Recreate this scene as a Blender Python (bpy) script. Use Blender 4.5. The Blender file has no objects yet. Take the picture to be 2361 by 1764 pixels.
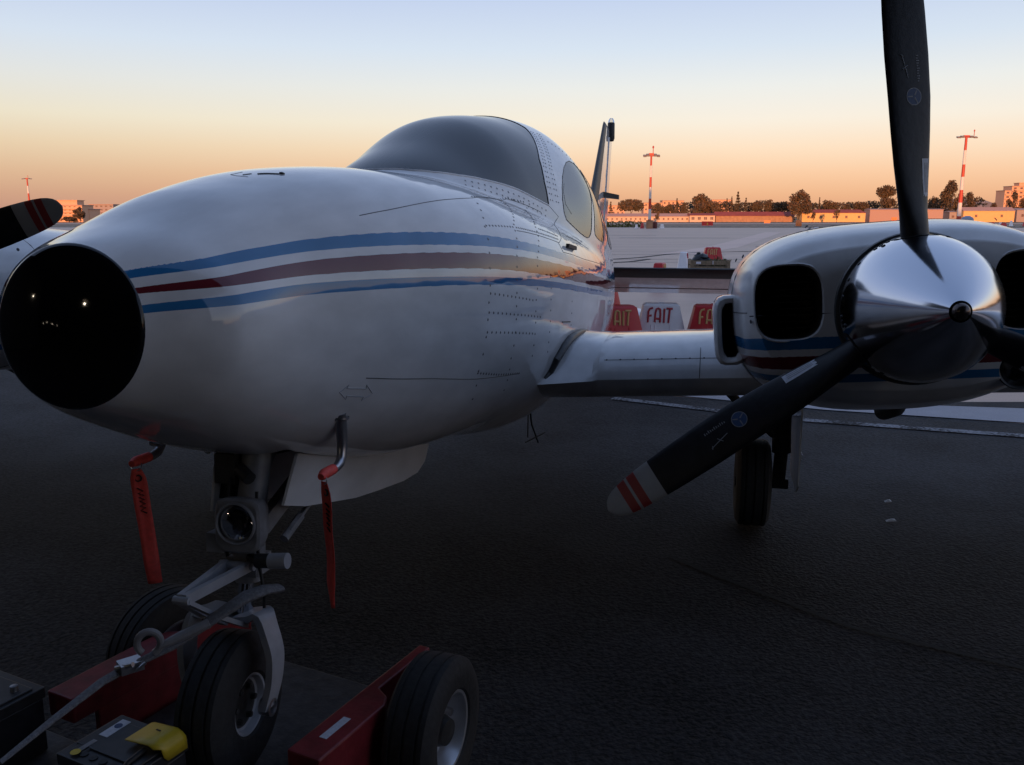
import bpy, bmesh, math, random
import numpy as np
from mathutils import Vector, Matrix
random.seed(7)
S = bpy.context.scene
COL = S.collection
R = math.radians

# ------------------------------------------------------------------ camera
cam = bpy.data.objects.new('camera', bpy.data.cameras.new('camera'))
COL.objects.link(cam); S.camera = cam
cam.location = (0, 0, 1.6)
cam.rotation_euler = (R(90-10.83), 0, 0)
cam.data.sensor_width = 36; cam.data.lens = 36*.85
cam.data.clip_start = .05; cam.data.clip_end = 6000

# ------------------------------------------------------------------ world
W = bpy.data.worlds.new('World'); S.world = W; W.use_nodes = True
SUN_EL, SUN_AZ = 3.4, 188.0       # the sun stands low behind the camera, a little to the left
def build_world():
    nt = W.node_tree; N = nt.nodes; L = nt.links
    bg = N['Background']
    tc = N.new('ShaderNodeTexCoord'); sep = N.new('ShaderNodeSeparateXYZ')
    L.new(tc.outputs['Generated'], sep.inputs[0])
    def ramp(stops):
        r = N.new('ShaderNodeValToRGB'); e = r.color_ramp.elements
        r.color_ramp.interpolation = 'B_SPLINE' if False else 'LINEAR'
        while len(e) > 1: e.remove(e[-1])
        e[0].position = stops[0][0]; e[0].color = (*stops[0][1], 1)
        for p, c in stops[1:]:
            q = e.new(p); q.color = (*c, 1)
        L.new(sep.outputs['Z'], r.inputs[0]); return r
    hi = [(.175,(.62,.69,.83)), (.225,(.50,.575,.80)), (.34,(.39,.48,.74)), (.55,(.28,.38,.64)), (1.0,(.20,.29,.52))]
    rr = ramp([(0,(.70,.34,.21)), (.022,(.80,.43,.27)), (.045,(.87,.53,.37)), (.072,(.90,.67,.53)), (.10,(.87,.77,.70)), (.135,(.78,.77,.78))]+hi)
    rl = ramp([(0,(.50,.27,.22)), (.022,(.55,.31,.24)), (.045,(.63,.40,.29)), (.072,(.72,.54,.39)), (.10,(.77,.68,.55)), (.135,(.71,.70,.70))]+hi)
    mx = N.new('ShaderNodeMix'); mx.data_type = 'RGBA'
    mr = N.new('ShaderNodeMapRange'); mr.inputs[1].default_value = -.55; mr.inputs[2].default_value = .25
    L.new(sep.outputs['X'], mr.inputs[0]); L.new(mr.outputs[0], mx.inputs[0])
    L.new(rl.outputs[0], mx.inputs[6]); L.new(rr.outputs[0], mx.inputs[7])
    sk = N.new('ShaderNodeTexSky'); sk.sky_type = 'NISHITA'; sk.sun_disc = False
    sk.sun_elevation = R(SUN_EL); sk.sun_rotation = R(SUN_AZ)
    bg.inputs[1].default_value = .05
    L.new(sk.outputs[0], bg.inputs[0])
    bg2 = N.new('ShaderNodeBackground'); bg2.inputs[1].default_value = .93
    L.new(mx.outputs[2], bg2.inputs[0])
    add = N.new('ShaderNodeAddShader'); L.new(bg.outputs[0], add.inputs[0]); L.new(bg2.outputs[0], add.inputs[1])
    L.new(add.outputs[0], N['World Output'].inputs[0])
build_world()

# ------------------------------------------------------------------ sun
sd = bpy.data.lights.new('sun', 'SUN'); sd.energy = 5.0; sd.angle = R(.5); sd.color = (1, .42, .17)
sun = bpy.data.objects.new('sun', sd); COL.objects.link(sun)
# direction towards the sun
_az = R(SUN_AZ); _sd = Vector((math.sin(_az)*math.cos(R(SUN_EL)), math.cos(_az)*math.cos(R(SUN_EL)), math.sin(R(SUN_EL))))
sun.rotation_euler = _sd.to_track_quat('Z', 'Y').to_euler()
S.view_settings.view_transform = 'Standard'; S.view_settings.look = 'None'
S.view_settings.exposure = 0; S.view_settings.gamma = 1
S.view_settings.use_curve_mapping = False
S.render.engine = 'CYCLES'
S.cycles.max_bounces = 8; S.cycles.use_denoising = True
S.cycles.sample_clamp_indirect = 4

# ------------------------------------------------------------------ materials
def mat(name, col, rough=.5, metal=0, noise=0, nscale=20, bump=0, bscale=60, coat=0, spec=.5, emit=None, estr=0, trans=0):
    m = bpy.data.materials.new(name); m.use_nodes = True
    nt = m.node_tree; N = nt.nodes; L = nt.links; p = N['Principled BSDF']
    p.inputs['Base Color'].default_value = (*col, 1)
    p.inputs['Roughness'].default_value = rough; p.inputs['Metallic'].default_value = metal
    p.inputs['Specular IOR Level'].default_value = spec
    if coat: p.inputs['Coat Weight'].default_value = coat; p.inputs['Coat Roughness'].default_value = .04
    if emit: p.inputs['Emission Color'].default_value = (*emit, 1); p.inputs['Emission Strength'].default_value = estr
    tc = N.new('ShaderNodeTexCoord')
    if noise:
        n = N.new('ShaderNodeTexNoise'); n.inputs['Scale'].default_value = nscale; n.inputs['Detail'].default_value = 6
        L.new(tc.outputs['Object'], n.inputs['Vector'])
        r = N.new('ShaderNodeValToRGB'); r.color_ramp.elements[0].position = .3; r.color_ramp.elements[1].position = .7
        r.color_ramp.elements[0].color = (*[c*(1-noise) for c in col], 1)
        r.color_ramp.elements[1].color = (*[min(1, c*(1+noise)) for c in col], 1)
        L.new(n.outputs['Fac'], r.inputs[0]); L.new(r.outputs[0], p.inputs['Base Color'])
    if bump:
        n2 = N.new('ShaderNodeTexNoise'); n2.inputs['Scale'].default_value = bscale; n2.inputs['Detail'].default_value = 4
        L.new(tc.outputs['Object'], n2.inputs['Vector'])
        b = N.new('ShaderNodeBump'); b.inputs['Strength'].default_value = bump; b.inputs['Distance'].default_value = .02
        L.new(n2.outputs['Fac'], b.inputs['Height']); L.new(b.outputs[0], p.inputs['Normal'])
    return m

M = {}
def skin(name, stripes=False, rough=.035):
    """glossy white aircraft paint on slightly wavy sheet metal; stripes read the 'q' attribute"""
    m = mat(name, (.80, .79, .78), rough); m.node_tree.nodes['Principled BSDF'].inputs['IOR'].default_value = 1.52
    nt = m.node_tree; N = nt.nodes; L = nt.links; p = N['Principled BSDF']
    tc = N.new('ShaderNodeTexCoord')
    n = N.new('ShaderNodeTexNoise'); n.inputs['Scale'].default_value = 3.0; n.inputs['Detail'].default_value = 2
    L.new(tc.outputs['Object'], n.inputs['Vector'])
    n3 = N.new('ShaderNodeTexNoise'); n3.inputs['Scale'].default_value = 11; n3.inputs['Detail'].default_value = 1
    L.new(tc.outputs['Object'], n3.inputs['Vector'])
    ad = N.new('ShaderNodeMath'); ad.operation = 'MULTIPLY_ADD'; ad.inputs[1].default_value = .22
    L.new(n3.outputs['Fac'], ad.inputs[0]); L.new(n.outputs['Fac'], ad.inputs[2])
    b = N.new('ShaderNodeBump'); b.inputs['Strength'].default_value = .14; b.inputs['Distance'].default_value = .03
    L.new(ad.outputs[0], b.inputs['Height']); L.new(b.outputs[0], p.inputs['Normal'])
    # grime
    g = N.new('ShaderNodeTexNoise'); g.inputs['Scale'].default_value = 14; g.inputs['Detail'].default_value = 8
    mp = N.new('ShaderNodeMapping'); mp.inputs['Scale'].default_value = (.35, 1, 1)
    L.new(tc.outputs['Object'], mp.inputs[0]); L.new(mp.outputs[0], g.inputs['Vector'])
    gr = N.new('ShaderNodeMapRange'); gr.inputs[1].default_value = .35; gr.inputs[2].default_value = .75
    gr.inputs[3].default_value = .86; gr.inputs[4].default_value = 1.04
    L.new(g.outputs['Fac'], gr.inputs[0])
    mul = N.new('ShaderNodeMix'); mul.data_type = 'RGBA'; mul.blend_type = 'MULTIPLY'; mul.inputs[0].default_value = 1
    mul.inputs[6].default_value = (.80, .79, .78, 1)
    L.new(gr.outputs[0], mul.inputs[7])
    if stripes:
        at = N.new('ShaderNodeAttribute'); at.attribute_name = 'q'
        r = N.new('ShaderNodeValToRGB'); r.color_ramp.interpolation = 'CONSTANT'; e = r.color_ramp.elements
        blue = (.030, .18, .40, 1); red = (.15, .020, .028, 1); wh = (.80, .79, .78, 1)
        e[0].position = 0; e[0].color = wh
        e[1].position = .2; e[1].color = blue
        for pos, c in ((.3, wh), (.4, red), (.5, wh), (.6, blue), (.7, wh)):
            q = e.new(pos); q.color = c
        L.new(at.outputs['Fac'], r.inputs[0]); L.new(r.outputs[0], mul.inputs[6])
    L.new(mul.outputs[2], p.inputs['Base Color'])
    return m
M['skin'] = skin('white_paint_striped', True)
M['white'] = skin('white_paint')
M['cowl'] = skin('white_cowl_paint', True, .16)
M['radome'] = mat('black_nose_cap', (.006, .006, .007), .05, spec=.35)
M['black'] = mat('matt_black', (.012, .012, .013), .55)
M['dark'] = mat('dark_recess', (.035, .030, .026), .8, noise=.3)
M['seal'] = mat('black_seal', (.015, .015, .018), .45)
M['rivet'] = mat('rivet_grey', (.03, .03, .04), .5)
M['boot'] = mat('rubber_boot', (.018, .018, .02), .5, noise=.3)
M['blade'] = mat('blade_black', (.010, .010, .013), .42, noise=.35, nscale=30, bump=.05, spec=.32)
M['bladewhite'] = mat('blade_tip_white', (.36, .345, .325), .4, noise=.08)
M['bladered'] = mat('blade_tip_red', (.32, .03, .03), .4)
M['chrome'] = mat('polished_spinner', (.66, .67, .71), .13, metal=1, bump=.015, bscale=5)
M['steel'] = mat('bare_steel', (.45, .45, .47), .3, metal=.9, noise=.15)
M['grey'] = mat('grey_painted_metal', (.24, .24, .25), .42, noise=.2, nscale=25, bump=.1)
M['palegrey'] = mat('pale_grey_enamel', (.37, .38, .41), .38, noise=.12)
M['darkmetal'] = mat('dark_oily_metal', (.06, .06, .06), .45, metal=.4, noise=.3)
M['tyre'] = mat('tyre_rubber', (.02, .02, .021), .75, noise=.3, nscale=60, bump=.1)
M['rim'] = mat('silver_rim', (.55, .55, .57), .35, metal=.7, noise=.12)
M['ribbon'] = mat('red_ribbon', (.90, .10, .08), .6, noise=.12, nscale=90)
M['tugred'] = mat('tug_red_paint', (.21, .022, .027), .42, noise=.3, nscale=18, bump=.06)
M['tugdark'] = mat('tug_deck', (.055, .055, .06), .6, noise=.35, nscale=25, bump=.15)
M['battery'] = mat('battery_case', (.03, .03, .033), .42, noise=.3, nscale=30)
M['yellow'] = mat('yellow_cover', (.62, .45, .03), .4, noise=.1)
M['strap'] = mat('grey_webbing', (.17, .17, .18), .8, noise=.3, nscale=150, bump=.3, bscale=300)
M['sticker'] = mat('white_sticker', (.62, .64, .70), .5, noise=.12, nscale=120)
M['bluesticker'] = mat('blue_sticker', (.03, .07, .17), .5)
M['brass'] = mat('dark_nut', (.10, .08, .075), .22, metal=.8)
M['cloth'] = mat('dark_seat', (.05, .05, .055), .8, noise=.2)
M['beige'] = mat('cabin_beige', (.42, .36, .30), .7)
M['liner'] = mat('cabin_lining', (.025, .025, .03), .8)
def glass(name, tint, ior=1.55):
    m = bpy.data.materials.new(name); m.use_nodes = True
    nt = m.node_tree; N = nt.nodes; L = nt.links; N.remove(N['Principled BSDF'])
    fr = N.new('ShaderNodeFresnel'); fr.inputs[0].default_value = ior
    t = N.new('ShaderNodeBsdfTransparent'); t.inputs[0].default_value = (*tint, 1)
    g = N.new('ShaderNodeBsdfGlossy'); g.inputs['Roughness'].default_value = .015
    mx = N.new('ShaderNodeMixShader'); L.new(fr.outputs[0], mx.inputs[0]); L.new(t.outputs[0], mx.inputs[1]); L.new(g.outputs[0], mx.inputs[2])
    L.new(mx.outputs[0], N['Material Output'].inputs[0]); return m
M['glass'] = glass('tinted_glass', (.20, .23, .31), 1.62)
M['sideglass'] = glass('side_glass', (.5, .52, .56), 3.2)
M['lens'] = glass('clear_lens', (.85, .85, .85))

# ------------------------------------------------------------------ mesh helpers
class MB:
    """collects shapes, then links them as ONE mesh object"""
    def __init__(s): s.v = []; s.f = []; s.m = []
    def add(s, vs, fs, mi=0):
        o = len(s.v); s.v += [tuple(map(float, p)) for p in vs]
        for f in fs: s.f.append(tuple(i+o for i in f)); s.m.append(mi)
        return s
    def box(s, c, size, rot=None, mi=0, taper=1.0):
        hx, hy, hz = [k/2 for k in size]; P = []
        for z in (-hz, hz):
            k = taper if z > 0 else 1
            for x, y in ((-hx, -hy), (hx, -hy), (hx, hy), (-hx, hy)): P.append(Vector((x*k, y*k, z)))
        if rot is not None: P = [rot @ p for p in P]
        P = [p+Vector(c) for p in P]
        return s.add(P, [(3, 2, 1, 0), (4, 5, 6, 7), (0, 1, 5, 4), (1, 2, 6, 5), (2, 3, 7, 6), (3, 0, 4, 7)], mi)
    def beam(s, a, b, w, h, up=(0, 0, 1), mi=0):
        a, b = Vector(a), Vector(b); d = (b-a).normalized(); up = Vector(up)
        x = d.cross(up).normalized(); y = x.cross(d).normalized(); P = []
        for q in (a, b):
            for i, j in ((-1, -1), (1, -1), (1, 1), (-1, 1)): P.append(q+x*w/2*i+y*h/2*j)
        return s.add(P, [(3, 2, 1, 0), (4, 5, 6, 7), (0, 1, 5, 4), (1, 2, 6, 5), (2, 3, 7, 6), (3, 0, 4, 7)], mi)
    def tube(s, pts, r, n=12, cap=True, mi=0, flat=1.0):
        pts = [Vector(p) for p in pts]; k = len(pts)
        rs = r if isinstance(r, (list, tuple)) else [r]*k
        t0 = (pts[1]-pts[0]).normalized(); ref = Vector((0, 0, 1)) if abs(t0.z) < .9 else Vector((1, 0, 0))
        x = t0.cross(ref).normalized(); V = []
        for i, p in enumerate(pts):
            t = (pts[min(i+1, k-1)]-pts[max(i-1, 0)]).normalized()
            x = (x-t*x.dot(t)).normalized(); y = t.cross(x)
            for j in range(n):
                a = 2*math.pi*j/n; V.append(p+(x*math.cos(a)+y*math.sin(a)*flat)*rs[i])
        F = [(i*n+j, i*n+(j+1) % n, (i+1)*n+(j+1) % n, (i+1)*n+j) for i in range(k-1) for j in range(n)]
        if cap: F += [tuple(range(n))[::-1], tuple(range((k-1)*n, k*n))]
        return s.add(V, F, mi)
    def lathe(s, prof, o, d, n=32, mi=0, mis=None):
        """prof: (along axis, radius)"""
        o, d = Vector(o), Vector(d).normalized(); ref = Vector((0, 0, 1)) if abs(d.z) < .9 else Vector((1, 0, 0))
        x = d.cross(ref).normalized(); y = d.cross(x); V = []
        for h, r in prof:
            for j in range(n):
                a = 2*math.pi*j/n; V.append(o+d*h+(x*math.cos(a)+y*math.sin(a))*max(r, 1e-5))
        for i in range(len(prof)-1):
            s.add([], [], 0)
        off = len(s.v); s.v += [tuple(p) for p in V]
        for i in range(len(prof)-1):
            for j in range(n):
                s.f.append((off+i*n+j, off+(i+1)*n+j, off+(i+1)*n+(j+1) % n, off+i*n+(j+1) % n))
                s.m.append(mis[i] if mis else mi)
        return s
    def prism(s, out, depth, mi=0):
        """out: closed loop of 3D points; depth: vector"""
        n = len(out); d = Vector(depth); V = [Vector(p) for p in out]+[Vector(p)+d for p in out]
        return s.add(V, [tuple(range(n))[::-1], tuple(range(n, 2*n))]+[(i, (i+1) % n, n+(i+1) % n, n+i) for i in range(n)], mi)
    def grid(s, rows, mi=0, close=False):
        n = len(rows[0]); V = [p for r in rows for p in r]; m = len(rows)
        F = []
        for i in range(m-1):
            for j in range(n if close else n-1):
                F.append((i*n+j, i*n+(j+1) % n, (i+1)*n+(j+1) % n, (i+1)*n+j))
        return s.add(V, F, mi)
    def build(s, name, mats, parent=None, smooth=30, loc=None, rotz=None, merge=False, outward=None):
        me = bpy.data.meshes.new(name); me.from_pydata(s.v, [], s.f)
        for m in (mats if isinstance(mats, (list, tuple)) else [mats]): me.materials.append(m)
        if len(me.materials) > 1: me.polygons.foreach_set('material_index', s.m)
        if merge or outward:
            bm = bmesh.new(); bm.from_mesh(me)
            if merge: bmesh.ops.remove_doubles(bm, verts=bm.verts, dist=1e-5)
            if outward == 'axis':                      # all faces look away from the long axis of the fuselage
                bm.normal_update(); bad = 0
                for f in bm.faces:
                    c = f.calc_center_median(); u = U0-c.x; z = float(np.interp(u, KU, FZ))-W0
                    bad += f.calc_area()*(1 if f.normal.y*c.y+f.normal.z*(c.z-z) < 0 else -1)
                if bad > 0: bmesh.ops.reverse_faces(bm, faces=bm.faces[:])
            elif outward: bmesh.ops.recalc_face_normals(bm, faces=bm.faces[:])
            bm.to_mesh(me); bm.free()
        if smooth:
            me.polygons.foreach_set('use_smooth', [True]*len(me.polygons)); me.set_sharp_from_angle(angle=R(smooth))
        me.update()
        o = bpy.data.objects.new(name, me); COL.objects.link(o)
        if parent: o.parent = parent
        if loc: o.location = loc
        if rotz is not None: o.rotation_euler = (0, 0, rotz)
        return o
def tag(o, label=None, cat=None, group=None, kind=None):
    for k, v in (('label', label), ('category', cat), ('group', group), ('kind', kind)):
        if v: o[k] = v
    return o
def empty(name, loc=(0, 0, 0), rz=0):
    o = bpy.data.objects.new(name, None); COL.objects.link(o); o.location = loc; o.rotation_euler = (0, 0, rz)
    o.empty_display_size = .2; return o
def copy_tree(o, parent=None):
    c = o.copy(); COL.objects.link(c)
    if parent: c.parent = parent
    for ch in list(o.children): copy_tree(ch, c)
    return c
def pchip(k, x, xs):
    k = np.asarray(k, float); x = np.asarray(x, float); h = np.diff(k); dl = np.diff(x)/h; m = np.zeros_like(x)
    for i in range(1, len(k)-1):
        if dl[i-1]*dl[i] > 0:
            w1 = 2*h[i]+h[i-1]; w2 = h[i]+2*h[i-1]; m[i] = (w1+w2)/(w1/dl[i-1]+w2/dl[i])
    m[0] = dl[0]; m[-1] = dl[-1]; xs = np.asarray(xs, float)
    i = np.clip(np.searchsorted(k, xs)-1, 0, len(k)-2); t = (xs-k[i])/h[i]
    return (2*t**3-3*t**2+1)*x[i]+(t**3-2*t**2+t)*h[i]*m[i]+(-2*t**3+3*t**2)*x[i+1]+(t**3-t**2)*h[i]*m[i+1]
def clip_grid(X, D, wrap):
    """cut a surface grid along D = 0; returns vertices and the faces outside (D<0) and inside"""
    n, m = D.shape; V = [tuple(p) for p in X.reshape(-1, 3)]; out = []; inn = []; ed = {}
    def cut(a, b, da, db):
        k = (min(a, b), max(a, b))
        if k not in ed:
            t = da/(da-db); pa, pb = V[a], V[b]
            V.append(tuple(pa[i]+t*(pb[i]-pa[i]) for i in range(3))); ed[k] = len(V)-1
        return ed[k]
    Df = D.reshape(-1)
    for i in range(n-1):
        for j in range(m if wrap else m-1):
            q = (i*m+j, i*m+(j+1) % m, (i+1)*m+(j+1) % m, (i+1)*m+j)
            d = [Df[k] for k in q]
            if max(d) < 0: out.append(q)
            elif min(d) >= 0: inn.append(q)
            else:
                po, pi = [], []
                for k in range(4):
                    a, b = q[k], q[(k+1) % 4]; da, db = d[k], d[(k+1) % 4]
                    (po if da < 0 else pi).append(a)
                    if (da < 0) != (db < 0):
                        c = cut(a, b, da, db); po.append(c); pi.append(c)
                if len(po) > 2: out.append(tuple(po))
                if len(pi) > 2: inn.append(tuple(pi))
    return V, out, inn
def sub(V, F):
    """MB with only the vertices that F uses"""
    mp = {}; vs = []; fs = []
    for f in F:
        g = []
        for i in f:
            if i not in mp: mp[i] = len(vs); vs.append(V[i])
            g.append(mp[i])
        fs.append(tuple(g))
    b = MB(); b.add(vs, fs); return b
def polydist(px, py, poly):
    """signed distance to a polygon, positive inside (vectorised)"""
    px = np.asarray(px); py = np.asarray(py); d = np.full(px.shape, 1e9); ins = np.zeros(px.shape, bool); n = len(poly)
    for i in range(n):
        x0, y0 = poly[i]; x1, y1 = poly[(i+1) % n]; ex, ey = x1-x0, y1-y0
        t = np.clip(((px-x0)*ex+(py-y0)*ey)/(ex*ex+ey*ey), 0, 1)
        d = np.minimum(d, np.hypot(px-x0-t*ex, py-y0-t*ey))
        c = ((y0 <= py) != (y1 <= py)) & (px < (x1-x0)*(py-y0)/(y1-y0+1e-12)+x0); ins ^= c
    return np.where(ins, d, -d)

# ================================================================== THE GROUND
def ground_noise(name, c0, c1, scale, rough=.85, bump=.25, bscale=200, streak=None, lo=.28, hi=.78):
    m = bpy.data.materials.new(name); m.use_nodes = True
    nt = m.node_tree; N = nt.nodes; L = nt.links; p = N['Principled BSDF']; p.inputs['Roughness'].default_value = rough
    p.inputs['Specular IOR Level'].default_value = .3
    tc = N.new('ShaderNodeTexCoord')
    def nz(sc, det=8, vec=None):
        n = N.new('ShaderNodeTexNoise'); n.inputs['Scale'].default_value = sc; n.inputs['Detail'].default_value = det
        L.new(vec or tc.outputs['Object'], n.inputs['Vector']); return n.outputs['Fac']
    a = nz(scale); b = nz(bscale, 2)
    mixf = N.new('ShaderNodeMath'); mixf.operation = 'MULTIPLY_ADD'; mixf.inputs[1].default_value = .55
    L.new(b, mixf.inputs[0])
    half = N.new('ShaderNodeMath'); half.operation = 'MULTIPLY'; half.inputs[1].default_value = .5; L.new(a, half.inputs[0]); L.new(half.outputs[0], mixf.inputs[2])
    src = mixf.outputs[0]
    if streak:
        mp = N.new('ShaderNodeMapping'); mp.inputs['Scale'].default_value = streak; L.new(tc.outputs['Object'], mp.inputs[0])
        st = nz(1, 5, mp.outputs[0]); ad = N.new('ShaderNodeMath'); ad.operation = 'MULTIPLY_ADD'; ad.inputs[1].default_value = .7
        sb = N.new('ShaderNodeMath'); sb.operation = 'SUBTRACT'; sb.inputs[1].default_value = .5; L.new(st, sb.inputs[0])
        L.new(sb.outputs[0], ad.inputs[0]); L.new(src, ad.inputs[2]); src = ad.outputs[0]
    r = N.new('ShaderNodeValToRGB'); r.color_ramp.elements[0].position = lo; r.color_ramp.elements[1].position = hi
    r.color_ramp.elements[0].color = (*c0, 1); r.color_ramp.elements[1].color = (*c1, 1)
    L.new(src, r.inputs[0]); L.new(r.outputs[0], p.inputs['Base Color'])
    bp = N.new('ShaderNodeBump'); bp.inputs['Strength'].default_value = bump; bp.inputs['Distance'].default_value = .01
    L.new(b, bp.inputs['Height']); L.new(bp.outputs[0], p.inputs['Normal'])
    return m
M['asphalt'] = ground_noise('asphalt', (.006, .006, .0065), (.046, .045, .048), 1.4, bump=.9, bscale=60, lo=.38, hi=.66)
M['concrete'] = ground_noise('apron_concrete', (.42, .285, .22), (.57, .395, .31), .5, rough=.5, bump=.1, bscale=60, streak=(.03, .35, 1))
M['grass'] = ground_noise('dry_grass', (.10, .075, .042), (.21, .145, .085), .05, bump=.5, bscale=3)
M['runway'] = ground_noise('runway', (.36, .28, .22), (.48, .36, .28), .02, bump=.05, bscale=5)
M['paint'] = ground_noise('worn_white_paint', (.018, .018, .020), (.26, .26, .28), 4, bump=.3, bscale=40, lo=.46, hi=.60)
M['palepaint'] = ground_noise('pale_concrete_band', (.30, .29, .31), (.45, .43, .45), 2.5, bump=.3, bscale=70)
M['pinkband'] = ground_noise('pale_pink_band', (.56, .38, .32), (.68, .47, .39), .4, rough=.5, bump=.1, bscale=40)
M['tar'] = mat('tar_joint', (.012, .012, .013), .8)
def slope(y): return 0 if y < 128 else -2.45*min(1, (y-128)/500)
def sheet(name, pts, z, m, kind='structure'):
    b = MB(); b.add([(x, y, z) for x, y in pts], [tuple(range(len(pts)))])
    return tag(b.build(name, m, smooth=0), kind=kind)
def sloped(name, x0, x1, ys, dz, m):
    b = MB(); b.grid([[(x, y, slope(y)+dz) for x in np.linspace(x0, x1, 9)] for y in ys])
    return tag(b.build(name, m, smooth=60), kind='structure')
sloped('ground', -2500, 2500, [-400, -100, 0, 128, 200, 300, 400, 500, 628, 800, 1500, 4000], -.03, M['grass'])
sheet('asphalt_apron', [(-160, -60), (160, -60), (160, -57.5), (1.64+30*2.39, 7.66-30*.99), (1.64, 7.66), (-3, 9.58), (-60, 33.2), (-160, 74.6)], -.006, M['asphalt'])
sheet('concrete_apron', [(1.64, 7.66), (1.64+30*2.39, 7.66-30*.99), (200, -22), (200, 118), (140, 119), (-40, 128), (-160, 128), (-160, 74.6), (-60, 33.2), (-3, 9.58)], -.006, M['concrete'])
sheet('dark_patch', [(2.85, 7.47), (4.34, 7.2), (9, 6.3), (9, 7.5), (4.1, 7.46)], 0, M['asphalt'])  # dark wedge over the paler apron, in the asphalt colours
sheet('pale_concrete_band', [(.2, 8.27), (1.64, 7.668), (2.635, 7.14), (4.03, 6.68), (8, 5.1), (8, 6.45), (4.34, 7.19), (2.85, 7.455), (1.0, 8.4)], .001, M['palepaint'])
def strip(name, pts, w, z, m, kind='structure'):
    b = MB(); rows = []
    for i, (x, y) in enumerate(pts):
        a = Vector(pts[max(i-1, 0)]); c = Vector(pts[min(i+1, len(pts)-1)]); d = (c-a).normalized(); n = Vector((-d.y, d.x))*w/2
        rows.append([(x+n.x, y+n.y, z), (x-n.x, y-n.y, z)])
    b.grid(rows); return tag(b.build(name, m, smooth=0), kind=kind)
strip('painted_line', [(.9, 7.62), (1.179, 7.454), (1.804, 7.059), (2.357, 6.762), (3.794, 6.26), (6, 5.5)], .11, .002, M['paint'])
for y, x0, x1 in ((22, -20, 40), (27.2, -24, 60), (33, -30, 70), (40, -30, 80), (50, -40, 90), (64, -50, 90)):
    strip('slab_joint', [(x0, y+.8), (x1, y-.02*(x1-x0)+.8)], .09, 0, M['tar'])
strip('tar_crack', [(3.0, 32.6), (3.9, 33.2), (5.1, 34.6), (6.7, 37.6), (8.2, 39.2), (12, 41)], .22, .004, M['tar'])
strip('tar_crack', [(2.6, 30.0), (3.5, 30.6), (4.3, 31.4), (5.2, 33.2)], .2, .008, M['tar'])
strip('pale_streak', [(7.0, 37.5), (11, 46), (20, 71), (26, 88)], 1.6, .0, M['pinkband'])  # long strip, paler and pinker than the apron around it
strip('asphalt_crack', [(.75, 3.95), (1.0, 3.62), (1.35, 3.2), (1.9, 2.85), (2.6, 2.6)], .022, .001, M['tar'])
for y, x0, x1 in ((37.2, 1, 9), (30.9, 1, 30), (25.4, -3, 30)): strip('painted_line', [(x0, y), ((x0+x1)/2, y-.1), (x1, y-.25)], .10, .002, M['paint'])
for pts in ([(8, 66), (16, 65.2)], [(13, 47), (22, 46.4)], [(6, 74), (12, 73.6)]):
    strip('painted_line', pts, .35, .004, M['paint'])
sloped('runway', -900, 900, [205, 255, 318], .03, M['runway'])
sloped('taxiway_strip', -900, 900, [142, 158], .03, M['concrete'])

# ================================================================== THE AEROPLANE
# local frame of the aeroplane: x forward, y to its left, z up; stations: u metres aft of the nose ring, v left, w above the ring
PSI, ALF = R(12.5), R(5)
A_ = Vector((math.sin(PSI)*math.cos(ALF), math.cos(PSI)*math.cos(ALF), -math.sin(ALF)))
V_ = Vector((math.cos(PSI), -math.sin(PSI), 0)); W_ = V_.cross(A_)
NOSE = Vector((-.863, 1.693, 1.387))
U0, W0 = 2.2, -1.195
def P(u, v, w): return Vector((U0-u, v, w-W0))
def world(u, v, w): return NOSE+A_*u+V_*v+W_*w
plane = empty('twin_engine_aeroplane')
plane.matrix_world = Matrix(((-A_.x, V_.x, W_.x, 0), (-A_.y, V_.y, W_.y, 0), (-A_.z, V_.z, W_.z, 0), (0, 0, 0, 1)))
plane.location = world(U0, 0, W0)
tag(plane, 'white twin propeller aeroplane with blue and maroon stripes and a black nose cap', 'aeroplane')
VC = .035

KU = [0, .15, .4, .8, 1.2, 1.7, 2.3, 3.0, 4.0, 5.2, 6.8, 8.2, 9.2]
FB = [0.161, 0.2906, 0.3208, 0.434, 0.5458, 0.632, 0.682, 0.698, 0.652, 0.5135, 0.3496, 0.1942, 0.0587]
FT = [0.161, 0.2091, 0.3124, 0.416, 0.4731, 0.5077, 0.5081, 0.5099, 0.508, 0.5064, 0.5073, 0.4867, 0.4661]
FD = [0.161, 0.2212, 0.3085, 0.404, 0.4686, 0.4898, 0.559, 0.5333, 0.4626, 0.3207, 0.0718, -0.1303, -0.2476]
FZ = [0.0, 0.008, 0.025, 0.045, 0.07, 0.09, 0.1, 0.1, 0.12, 0.16, 0.21, 0.275, 0.34]
KC = [1.35, 1.6, 2.0, 2.4, 2.8, 3.4, 4.2, 5.2, 6.8, 8.2]
CT = [0.3123, 0.5081, 0.6903, 0.8631, 0.9499, 1.0346, 0.9609, 0.8164, 0.6319, 0.5183]
CB = [0.3011, 0.3934, 0.4469, 0.517, 0.5947, 0.6655, 0.623, 0.5174, 0.347, 0.1847]
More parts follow.
